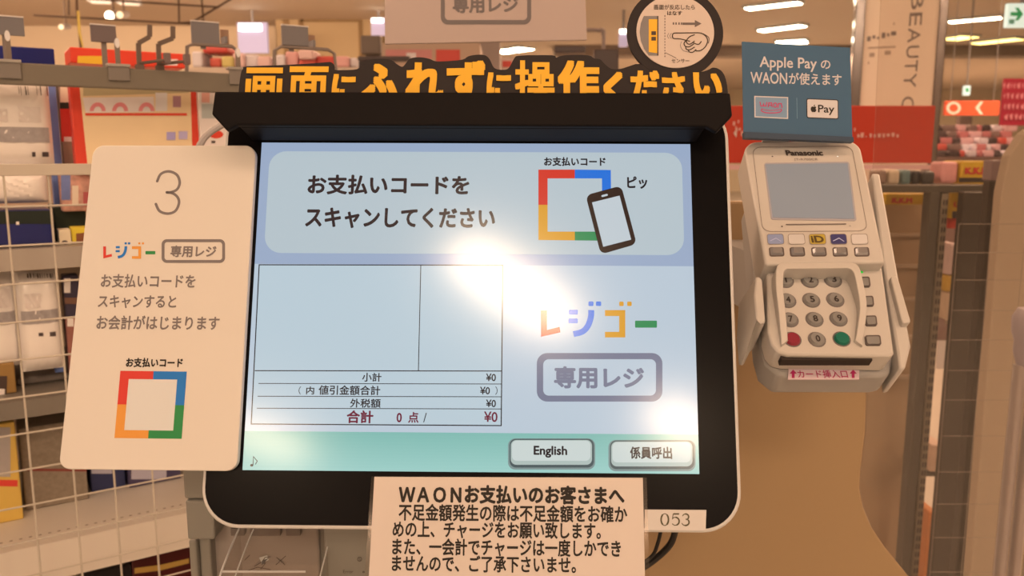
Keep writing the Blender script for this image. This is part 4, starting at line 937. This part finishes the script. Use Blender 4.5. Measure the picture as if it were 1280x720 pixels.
# shelves of bright goods behind the registers
m_case = mat('case_cream', (206, 160, 122), rough=.6)
sh = vbox('display_counter', 232, 84, 560, 140, 4.2, .5, m_case, 'low cream display counter of red and pink goods behind the registers', 'counter', to_floor=True)
cols = [((232, 150, 124), 'pale pink'), ((214, 84, 60), 'red'), ((236, 170, 140), 'peach'), ((210, 70, 52), 'scarlet'), ((214, 168, 88), 'mustard'), ((226, 186, 160), 'cream')]
spots = [(240, 64, 252, 84, 5), (253, 58, 284, 66, 3), (262, 72, 276, 84, 1), (277, 70, 291, 84, 4), (291, 66, 305, 84, 2), (306, 68, 322, 84, 5), (322, 70, 338, 84, 2), (345, 68, 356, 86, 5), (357, 64, 372, 86, 0), (373, 62, 392, 74, 2), (374, 74, 394, 86, 1), (395, 70, 418, 84, 3), (420, 70, 436, 84, 0), (437, 72, 446, 86, 5)]
names_ = ['at the left end', 'lying highest', 'under the grey card', 'mustard', 'beside it', 'sixth', 'seventh', 'eighth', 'ninth', 'tenth', 'eleventh', 'twelfth', 'thirteenth', 'last']
for k, (x0, y0, x1, y1, c) in enumerate(spots):
    vbox('goods_box', x0, y0, x1, min(y1, 84), 4.21 + .02 * (k % 3), .16, mat('goods_%s' % cols[c][1].replace(' ', '_'), cols[c][0], rough=.5), '%s goods box on the far display counter' % cols[c][1], 'box', '%s goods on the far display counter' % cols[c][1], bev=.01)
# register screens in the next lanes
def far_register(x0, y0, x1, y1, Y, label, m):
    a = at(x0, y1, Y); b_ = at(x1, y0, Y); xc = (a.x + b_.x) / 2
    t = thing('far_register', Vector((xc, Y + .1, 0)), label, 'register', 'registers in the next lanes'); w2 = (b_.x - a.x) / 2
    MB().box(-w2, w2, -.12, -.07, a.z, b_.z, m).build('screen', t, bevel=.006); 
    MB().box(-.03, .03, -.07, -.02, .95, b_.z - .05, m).build('post', t); MB().box(-.3, .3, -.15, .3, 0, .96, m_kiosk).build('stand', t, bevel=.01)
m_dks = mat('far_dark_screen', (72, 50, 42), rough=.3)
far_register(742, 62, 773, 92, 3.6, 'dark register screen beside the round finger notice', m_dks); far_register(452, 45, 476, 68, 3.6, 'brown grey register screen left of the hanging white sign', mat('far_brown_screen', (112, 84, 64)))
far_register(693, 58, 732, 66, 5.0, 'flat black register screen under the right corner of the white sign', m_dks)
vbox('far_signboard', 447, 70, 512, 76, 3.4, .06, m_dks, 'dark shelf board beside the brown grey register', 'board')
vbox('black_bin', 449, 76, 460, 110, 3.3, .2, mat('far_black', (44, 32, 28)), 'black bin just under the dark shelf board', 'bin', to_floor=True)
vbox('far_shelf', 476, 54, 600, 96, 6.0, .5, mat('far_shelf_tan', (190, 140, 104)), 'tan far shelf seen between the white sign and orange writing', 'shelf', to_floor=True, prints=[(482, 62, 540, 74, mat('goods_rose', (206, 120, 100))), (545, 62, 575, 78, mat('goods_scarlet')), (508, 66, 520, 74, mat('goods_cream'))])
vbox('grey_pillar', 597, 50, 625, 92, 7.0, .5, mat('pillar_grey', (160, 124, 100)), 'slim grey pillar under the middle of the white sign', 'pillar', to_floor=True)
vbox('far_shelf', 626, 72, 742, 96, 6.4, .5, mat('far_shelf_pale', (206, 160, 128)), 'pale far shelf seen above the right part of the orange writing', 'shelf', to_floor=True, prints=[(628, 76, 640, 84, mat('goods_scarlet'))])
# lit panels by the back wall
m_lil = mat('lit_panel', (120, 100, 110), emit=.42, ecol=(1, .72, .82)); m_win = mat('lit_lamp', (255, 238, 210), emit=6, ecol=(1, .86, .66))
for x0, y0, x1, y1, lb in ((298, 28, 333, 66, 'lilac lit panel with a lamp left of the tan clad pillar'), (464, 22, 482, 44, 'small lilac lit panel between the tan pillar and the white sign'), (774, 36, 785, 58, 'small lilac lit panel behind the round finger notice')):
    t = vbox('lit_panel', x0, y0, x1, y1, 15.5, .1, m_lil, lb, 'lit panel'); MB().box(-.02, .02, .3, CEIL - t.location.z, -.01, .01, m_steel).build('hanger', t)
    q = MB(); w_ = (at(x1, y0, 15.5).x - at(x0, y0, 15.5).x) / 2; h_ = at(x0, y0, 15.5).z - at(x0, y1, 15.5).z
    q.box(-w_ * .9, w_ * .7, h_ * .72, h_ * .95, -.02, .08, m_win); q.build('lamp', t)
# spotlights and track rails
def spot(x, y, r, m, label):
    p = at(x, y, 9.5); t = thing('spotlight', p, label, 'spotlight', 'ceiling spotlights'); rr_ = r * 9.5 / FPX
    MB().tube([(0, -.02, 0), (0, .14, .03)], rr_ * 1.1, mat('spot_can', (210, 170, 140)), 14).build('can', t, smooth=True); MB().tube([(0, -.03, 0), (0, -.02, 0)], rr_, m, 14).build('lamp', t)
    MB().tube([(0, .08, .02), (0, .08, CEIL - p.z)], .012, mat('spot_stem', (150, 110, 80)), 6).build('stem', t)
spot(138, 20, 5, mat('spot_bright', (255, 245, 220), emit=12, ecol=(1, .88, .66)), 'bright ceiling spotlight above the small grey card'); spot(151, 19, 4, mat('spot_dim', (240, 200, 150), emit=1.2, ecol=(1, .72, .44)), 'dim ceiling spotlight just right of the bright one'); spot(78, 34, 3, mat('spot_dim'), 'small dim spotlight on the left wall')
m_trk = mat('track_black', (92, 60, 40), rough=.6)
def bar(name, pts, wpx, Y, m, label, cat='rail'):
    P_ = [at(x, y, Y) for x, y in pts]; o = MB().tube(P_, wpx * Y / FPX / 2, m, 8).build(name, smooth=True); return tag(o, label, cat)
def hung(name, segs, wpx, Y, m, label, cat):
    q = MB()
    for pts in segs: q.tube([at(x, y, Y) for x, y in pts], wpx * Y / FPX / 2, m, 8)
    q_ = q.build(name, smooth=True); return tag(q_, label, cat)
ty = 9.4; up = lambda x: at(x, 0, ty)
hung('track_rail', [[(42, 19), (240, 30)], [(85, -90), (86, 19)]], 2.4, ty, m_trk, 'long dark track rail hanging across the upper left', 'rail')
hung('hanging_rack', [[(100, -2), (274, 9)], [(222, -60), (224, 28)], [(240, 28), (290, -2)], [(248, -60), (254, 24)], [(224, 29), (256, 26)]], 2.4, 9.0, m_trk, 'dark hanging steel rack with a diagonal strut at upper left', 'rack')
fp = hung('flag_pole', [[(94, -90), (96, 10), (102, 68)]], 3.0, 4.0, mat('pole_dark', (96, 58, 34)), 'dark leaning flag pole with a yellow ribbon at upper left', 'pole')
q = MB(); q.tube([at(98, 14, 3.98), at(99.5, 40, 3.98), at(104, 60, 3.98)], [.005, .006, .002], mat('ribbon_yellow', (226, 170, 70)), 6); o = q.build('ribbon', fp); 
tubew('curtain_pole', [(733, 37, 4.3), (748, 38, 4.3), (754, 44, 4.3), (754.5, 110, 4.3), (754, 690, 4.3)], .009, mat('pole_grey', (150, 116, 96)), 'thin grey bent pole right of the hanging white sign', 'pole')

# ------------------------------------------------------------------ right: poster pillar, red header, gondola, far store
PYY = 3.6
Fp = Frame(at(1120, 100, PYY), (1, 0, 0), (0, 0, 1))
pl = thing('poster_pillar', Vector((at(1118, 100, PYY).x, PYY + .2, 0)), 'white poster clad pillar with chrome edges and tall vertical writing', 'pillar')
xa, xb = at(1078, 60, PYY).x, at(1172, 60, PYY).x; oc = pl.location.x
MB().box(xa - oc, xb - oc, -.19, .19, 0, CEIL, mat('poster_cream', (230, 182, 140), k=1.3, rough=.5)).build('shaft', pl)
m_chr = mat('chrome_dark', (150, 118, 96), rough=.18, metal=.9)
for x0, x1 in ((1065, 1078), (1172, 1183)):
    x0, x1 = at(x0, 60, PYY).x - oc, at(x1, 60, PYY).x - oc; MB().box(x0, x1, -.2, .2, 0, CEIL, m_chr).build('chrome_edge', pl, bevel=.004)
q = MB(); yb = -.192
def pz(x, y): p = at(x, y, PYY + .008); return (p.x - oc, p.z)
m_pst = mat('poster_ink', (146, 114, 92)); m_psp = mat('poster_pale_ink', (196, 150, 114))
hts = [('B', -8, 13), ('E', 17, 33), ('A', 36, 54), ('U', 58, 73), ('T', 76, 90), ('Y', 92, 110), ('C', 121, 138), ('O', 142, 158)]
for ch_, ya, yb_ in hts:
    V, F = glyphs(ch_, 0); xs = [v[0] for v in V]; ys = [v[1] for v in V]
    xm = 1147 - (ya + yb_) / 2 * .095; pr0 = pz(xm + 8.5, ya); pr1 = pz(xm - 8.5, yb_)
    def rot(x, y, dx=0): # rotated a quarter turn: reading downwards
        fx = (x - min(xs)) / (max(xs) - min(xs)); fy = (y - min(ys)) / (max(ys) - min(ys))
        return (pr1[0] + (pr0[0] - pr1[0]) * fy, yb, pr0[1] + (pr1[1] - pr0[1]) * fx)
    q.add([rot(x, y) for x, y in V], F, m_pst)
def pq(x0, y0, x1, y1, m):
    a, c = pz(x0, y1), pz(x1, y0); q.add([(a[0], yb, a[1]), (c[0], yb, a[1]), (c[0], yb, c[1]), (a[0], yb, c[1])], [(0, 1, 2, 3)], m)
for x0, x1, y0, y1 in ((1082, 1087, 44, 50), (1089, 1093, 43, 47), (1095, 1098, 45, 48), (1101, 1106, 40, 47), (1108, 1111, 41, 45), (1113, 1120, 39, 44)): pq(x0, y0, x1, y1, m_pst)
pq(1083, 57.5, 1119, 59.5, m_psp)
for x0, x1, y0, y1 in ((1085, 1092, 65, 70), (1105, 1113, 63, 68), (1083, 1085, 76, 79), (1116, 1118, 28, 31)): pq(x0, y0, x1, y1, m_psp)
q.build('poster_print', pl)
pl.scale = (.89, 1, 1); pl.rotation_euler = (0, 0, R(-20)); pl.location.x += .002 + .19 * math.sin(R(20)); pl.location.y += .19 * math.cos(R(20)) - .19
hb_ = vbox('red_header', 880, 132, 1170, 204, 3.2, .05, mat('header_red', (196, 52, 28), rough=.35), 'red header board with small white writing at the foot of the poster pillar', 'header board',
           prints=[([(917, 166), (922, 160), (920, 172)], m_sign)] + [([(x, y), (x + wd, y), (x + wd - .5, y + h), (x, y + h)], mat('header_white', (226, 150, 120))) for x, y, wd, h in
           ((916, 152, 3, 5), (922, 150, 2, 4), (919, 158, 2, 9), (923, 160, 3, 3), (926, 164, 3, 6), (1067, 160, 2, 4), (1071, 168, 3, 4), (1075, 166, 4, 6), (1081, 170, 1.6, 1.6), (1086, 167, 3, 5), (1091, 168, 3, 4), (1096, 167, 4, 5), (1102, 167, 3, 5), (1107, 167, 4, 4), (1113, 166, 4, 5), (1119, 168, 3, 4))])
q = MB(); a = at(880, 212, 3.19); b_ = at(1196, 206, 3.19); q.box(a.x, b_.x, 3.185, 3.2, a.z, b_.z, mat('header_rail_pink', (226, 156, 132), rough=.3)); o = q.build('price_rail', hb_); o.matrix_parent_inverse = hb_.matrix_world.inverted()
for x in (890, 1160):
    q = MB(); a = at(x, 212, 3.22); q.box(a.x - .015, a.x + .015, 3.215, 3.245, 0, a.z, m_steel); o = q.build('leg', hb_); o.parent = hb_; o.matrix_parent_inverse = hb_.matrix_world.inverted()
# gondola with perforated posts
GY = 2.2
m_gsh = mat('gondola_grey', (106, 82, 60), k=.6, rough=.45); m_gpan = mat('gondola_panel', (92, 68, 50), k=.5, rough=.4); m_gtan = mat('gondola_tan', (178, 130, 88), rough=.55)
go = at(1150, 300, GY); gd = thing('gondola_shelf', Vector((go.x, GY, 0)), 'grey steel shop shelf with perforated posts beyond the acrylic screen', 'shelves')
def gp_(name, x0, y0, x1, y1, Y, dep, m, floor=False, bev=.003):
    a = at(x0, y1, Y); b_ = at(x1, y0, Y); a.x = at(x0, y0, Y).x; q = MB(); q.box(a.x - go.x, b_.x - go.x, Y - GY, Y - GY + dep, 0 if floor else a.z, b_.z, m); return q.build(name, gd, bevel=bev)
gp_('top_rail', 1098, 231, 1236, 241, GY, .05, m_gsh)
gp_('back_panel', 1060, 240, 1166, 800, GY + .30, .02, m_gtan, True)
gp_('post', 1163, 240, 1176, 800, GY, .04, m_gsh, True)
o = gp_('slotted_post', 1177.5, 240, 1187, 800, GY + .01, .03, mat('gondola_post', (150, 116, 84), rough=.45), True)
q = MB(); a = at(1180, 240, GY + .01); b_ = at(1185.5, 240, GY + .01); zz_ = a.z - .02; msl = mat('slot_hole', (70, 50, 38))
for k in range(56):
    for (xx0, xx1) in ((a.x, a.x + (b_.x - a.x) * .32), (a.x + (b_.x - a.x) * .62, b_.x)):
        q.box(xx0 - go.x, xx1 - go.x, .0092, .012, zz_ - .024 * k - .014, zz_ - .024 * k, msl)
q.build('slot_row', gd)
gp_('end_panel', 1205, 240, 1233, 800, GY - .05, .03, m_gpan, True); gp_('end_panel', 1238, 226, 1270, 800, GY - .35, .03, mat('gondola_panel_dark', (84, 60, 44), k=.45, rough=.4), True)
gp_('end_cap', 1240, 200, 1272, 226, GY - .35, .035, mat('gondola_mauve', (140, 102, 86), rough=.4))
for y in (292, 331, 372, 420, 470): gp_('shelf_line', 1075, y, 1164, y + 4, GY + .28, .02, mat('gondola_tan_edge', (190, 144, 104)), False, 0)
for (x0, x1, y) in ((1206, 1244, 333), (1206, 1244, 367), (1204, 1242, 606), (1200, 1230, 681.5), (1158, 1190, 591.5)): gp_('shelf', x0, y + .5, x1, y + 4, GY + .13, .15, m_gsh, False, 0)
gp_('price_strip', 1186, 401, 1204, 406, GY + .02, .02, mat('strip_cream', (206, 160, 120)), False, .001)
m_yel = mat('snack_yellow', (216, 150, 34), rough=.4); m_snr = mat('snack_red', (204, 50, 36)); m_snk = mat('snack_dark', (60, 40, 30))
def ykk(x0, y0, x1, y1): # red letters K.K.M on the yellow packs
    return []
def snack(x0, y0, x1, y1, Y, label, words=None, extra=()):
    t = vbox('snack_box', x0, y0, x1, y1, Y, .10, m_yel, label, 'snack box', 'yellow snack boxes', prints=extra)
    if words:
        q = MB(); a = at(words[0], words[3], Y); c = at(words[2], words[1], Y); o_ = t.location; q.text('K.K.M', (a.x - o_.x, a.z - o_.z), (c.x - o_.x, c.z - o_.z), .0535, m_snr, .05); q.build('lettering', t)
snack(1200, 201, 1246, 230, 2.26, 'yellow snack box with red letters on top of the grey rail', (1205, 209, 1236, 218), [(1198, 222, 1240, 228, m_snk)])
snack(1188, 240, 1206, 273, 2.28, 'yellow snack box with red letters between the slotted post and the dark panel', (1191, 252, 1204, 259), [(1190, 264, 1204, 273, m_snk)])
snack(1106, 242, 1162, 256, 2.36, 'long yellow snack box under the grey rail left of the posts', (1114, 247, 1140, 254))
for k, (x0, y0, x1, y1, c, lb) in enumerate(((1098, 212, 1110, 231, (150, 106, 80), 'brown packet on the grey rail'), (1110, 212, 1126, 231, (214, 166, 122), 'cream packet on the grey rail'), (1127, 212, 1140, 231, (104, 112, 96), 'grey green packet on the grey rail'), (1141, 213, 1152, 231, (52, 42, 36), 'black packet on the grey rail'), (1153, 214, 1170, 231, (70, 56, 46), 'dark packet with a cream top on the grey rail'), (1176, 202, 1199, 229, (232, 140, 118), 'pink packet beside the yellow snack box'))):
    vbox('packet', x0, y0, x1, y1, 2.24 + .006 * k, .07, mat('packet_%d' % k, c, rough=.4, noise=.15), lb, 'packet', bev=.008)
for k, (x0, y0, x1, y1, c, lb) in enumerate(((1186, 273, 1205, 286, (196, 52, 34), 'red packet below the yellow box beside the slotted post'), (1184, 305, 1203, 344, (214, 160, 132), 'pale pink packet stack beside the slotted post'), (1182, 345, 1201, 365, (206, 140, 44), 'amber packet beside the slotted post'), (1180, 366, 1199, 400, (206, 154, 112), 'cream packet above the shelf strip'))):
    vbox('packet', x0, y0, x1, y1, 2.30, .08, mat('packet_b%d' % k, c, rough=.4, noise=.15), lb, 'packet', bev=.006)
vbox('white_card', 1170, 426, 1220, 461, 2.34, .004, mat('white_card', (238, 194, 162)), 'white price card showing between the dark end panels', 'card', bev=.0005)
for k, (x0, y0, x1, y1, c, lb) in enumerate(((1234, 298, 1240, 332, (226, 158, 140), 'pink strip of goods between the two dark panels'), (1230, 334, 1239, 366, (190, 40, 28), 'red goods between the two dark panels'), (1216, 585, 1222, 604, (238, 190, 150), 'small pale card low between the two dark panels'), (1208, 640, 1219, 680, (178, 40, 30), 'red goods low between the two dark panels'), (1152, 640, 1172, 760, (206, 110, 50), 'orange red goods low beside the slotted post'), (1162, 556, 1182, 590, (206, 150, 112), 'cream packet low beside the slotted post'))):
    vbox('packet', x0, y0, x1, y1, 2.33, .08, mat('packet_c%d' % k, c, rough=.45, noise=.2, scale=30), lb, 'packet', bev=.004)
# thin wires on an added stand imitate grid lines reflected in glass
bk = thing('grid_reflection', Vector((at(1210, 560, 1.5).x, 1.5, 0)), 'thin wires imitating grid lines reflected in glass before the dark end panels', 'grid reflection'); q = MB(); mw_ = mat('grid_wire', (146, 112, 84)); ox = bk.location.x
zs_ = [at(1210, y, 1.5).z for y in (280, 316, 350, 388, 425, 463, 500, 545, 590, 630, 672, 715)]; xs_ = [at(1172 + 40 * k, 600, 1.5).x for k in range(4)]
for z_ in zs_: q.tube([(xs_[0] - ox, 0, z_), (xs_[-1] - ox, 0, z_)], .0006, mw_, 5)
for x_ in xs_: q.tube([(x_ - ox, 0, zs_[-1] - .1), (x_ - ox, 0, zs_[0])], .0006, mw_, 5)
q.build('wires', bk); MB().box(xs_[0] - ox - .01, xs_[-1] - ox + .01, -.01, .01, 0, .02, m_steel).build('foot', bk)
MB().tube([(xs_[-1] - ox, 0, .01), (xs_[-1] - ox, 0, zs_[0])], .004, mw_, 8).build('upright', bk)
# beige board at the right edge and the grey post with a cap
q = MB(); pts = [at(x, y, 1.7) for x, y in ((1290, 160), (1280, 168), (1262, 195), (1252, 240), (1212, 760), (1330, 760), (1330, 160))]
fb = thing('beige_board', Vector((pts[3].x, 1.7, 0)), 'plain beige board leaning at the right picture edge', 'board'); ox = fb.location.x
lo = [(p_.x - ox, max(0, p_.z)) for p_ in pts]; lo[4] = (lo[4][0], 0); lo[5] = (lo[5][0], 0)
o = MB().prism(lo, 0, .03, mat('beige_board', (190, 144, 104), k=.8, rough=.6)).build('panel', fb, bevel=.003); o.rotation_euler = (R(90), 0, 0); o.location = (0, .03, 0)
sp = at(1272, 560, 1.1); st_ = thing('grey_stand', Vector((sp.x, 1.1, 0)), 'steel pole with a grey cap at the right picture edge', 'stand'); q = MB(); m_pole = mat('pole_steel', (176, 140, 116), rough=.3, metal=.5)
for dx in (-.008, .012): MB().tube([(dx, 0, .01), (dx, 0, at(1272, 456, 1.1).z)], .008, m_pole, 12).build('pole', st_, smooth=True)
za_, zb2 = at(1272, 458, 1.1).z, at(1272, 386, 1.1).z
prof_ = [(.011, za_), (.017, za_ + .02), (.017, za_ + (zb2 - za_) * .45), (.021, za_ + (zb2 - za_) * .6), (.022, za_ + (zb2 - za_) * .85), (.016, zb2)]
nn_ = 16; V = [(r_ * math.cos(2 * math.pi * j / nn_), r_ * math.sin(2 * math.pi * j / nn_), z_) for r_, z_ in prof_ for j in range(nn_)]
Fc = [(i * nn_ + j, i * nn_ + (j + 1) % nn_, (i + 1) * nn_ + (j + 1) % nn_, (i + 1) * nn_ + j) for i in range(len(prof_) - 1) for j in range(nn_)] + [tuple(range(nn_))[::-1], tuple(range((len(prof_) - 1) * nn_, len(prof_) * nn_))]
MB().add(V, Fc, mat('cap_mauve', (158, 126, 112), rough=.4)).build('cap', st_, smooth=True); MB().box(-.12, .12, -.12, .12, 0, .012, m_steel).build('foot', st_, bevel=.003)
# far store on the right
vbox('red_banner', 1181, 126, 1250, 144, 12.0, .06, mat('banner_red', (232, 74, 34), emit=.25, ecol=(.8, .08, .02)), 'lit red banner with a white ring and an arrow in the far store', 'banner', prints=[(ell(1192, 135, 9, 8, 20) , mat('banner_ring', (250, 190, 150), emit=.3, ecol=(1, .6, .4))), (ell(1192, 135, 5.6, 5, 20), mat('banner_red')), ([(1225, 127), (1219, 135), (1225, 143), (1229, 143), (1223.5, 135), (1229, 127)], mat('banner_ring'))])
o = bpy.data.objects['red_banner']
q = MB(); z_t = CEIL - o.location.z
for dx in (-.3, .3): q.tube([(dx, .18, 0), (dx, z_t, 0)], .006, m_steel, 6)
q.build('hanging_wire', o)
t = vbox('exit_sign', 1258, 4, 1300, 34, 9.0, .06, mat('exit_white', (226, 240, 226), emit=.85, ecol=(.80, .90, .76)), 'white lit exit sign with a green arrow at the upper right corner', 'exit sign', prints=[([(1263, 15), (1272, 15), (1268.5, 9.5), (1273, 9.5), (1279, 17.5), (1273, 25.5), (1268.5, 25.5), (1272, 20), (1263, 20)], mat('exit_green', (26, 150, 80), emit=.25, ecol=(.0, .4, .1))), (1261, 24, 1268, 30, mat('exit_green_pale', (130, 190, 150)))])
MB().box(-.02, .02, .2, CEIL - t.location.z, -.01, .01, m_steel).build('hanger', t)
t = vbox('exit_sign', 1205, 107, 1213.5, 119, 14.0, .06, mat('exit_white'), 'tiny lit exit sign hanging over the red banner', 'exit sign', prints=[(1207, 110, 1211, 115, mat('exit_green'))])
MB().box(-.01, .01, .1, CEIL - t.location.z, -.01, .01, m_steel).build('hanger', t)
rnd = random.Random(3)
pr_ = []
for k, y in enumerate((104, 117, 130, 143)):
    x = 1254
    while x < 1283: wd = rnd.uniform(2, 5); pr_.append(([(x, y + rnd.uniform(0, 3)), (x + wd, y - 1), (x + wd - 1, y + 7), (x + .6, y + 6)], mat('sale_pink', (226, 120, 110)))); x += wd + rnd.uniform(1, 2.4)
t = vbox('sale_sign', 1250, 98, 1292, 157, 6.0, .02, mat('sale_red', (170, 28, 44), rough=.4), 'deep red hanging sale sign with pale writing by the right edge', 'sign', prints=pr_)
MB().tube([(.06, .3, 0), (.06, CEIL - t.location.z, 0)], .003, m_steel, 5).build('hanging_wire', t)
ct = vbox('goods_counter', 1150, 196, 1300, 216, 6.5, .9, mat('counter_brown', (120, 80, 62)), 'brown counter heaped with pink goods in the far store', 'counter', to_floor=True)
pal = [((232, 160, 140), 'pink'), ((206, 110, 96), 'rose'), ((240, 196, 174), 'pale'), ((226, 84, 64), 'red'), ((140, 100, 82), 'brown'), ((84, 58, 50), 'dark')]
hp = []
for y in (188, 180, 172, 164, 156):
    x = 1168 + rnd.uniform(0, 6)
    while x < 1264: wd = rnd.uniform(6, 17); hp.append((x, y, wd)); x += wd + .8
for k, (x, y, wd) in enumerate(hp):
    c = pal[rnd.choice([0, 0, 0, 1, 1, 2, 2, 3, 4, 4, 5])]
    gpk = vbox('goods_packet', x, y, x + wd, y + 8.2, 6.62 + (188 - y) * .012, .12, mat('heap_' + c[1], c[0], rough=.45), '%s packet in the heap on the brown far counter' % c[1], 'packet', '%s packets on the brown far counter' % c[1], bev=.012); gpk.rotation_euler = (gpk.rotation_euler[0], 0, rnd.uniform(-.25, .25))
vbox('dark_shelf_sign', 1199, 145, 1216, 160, 9.0, .08, mat('far_brown', (120, 84, 66)), 'small dark board under the lit red banner', 'board', to_floor=True)
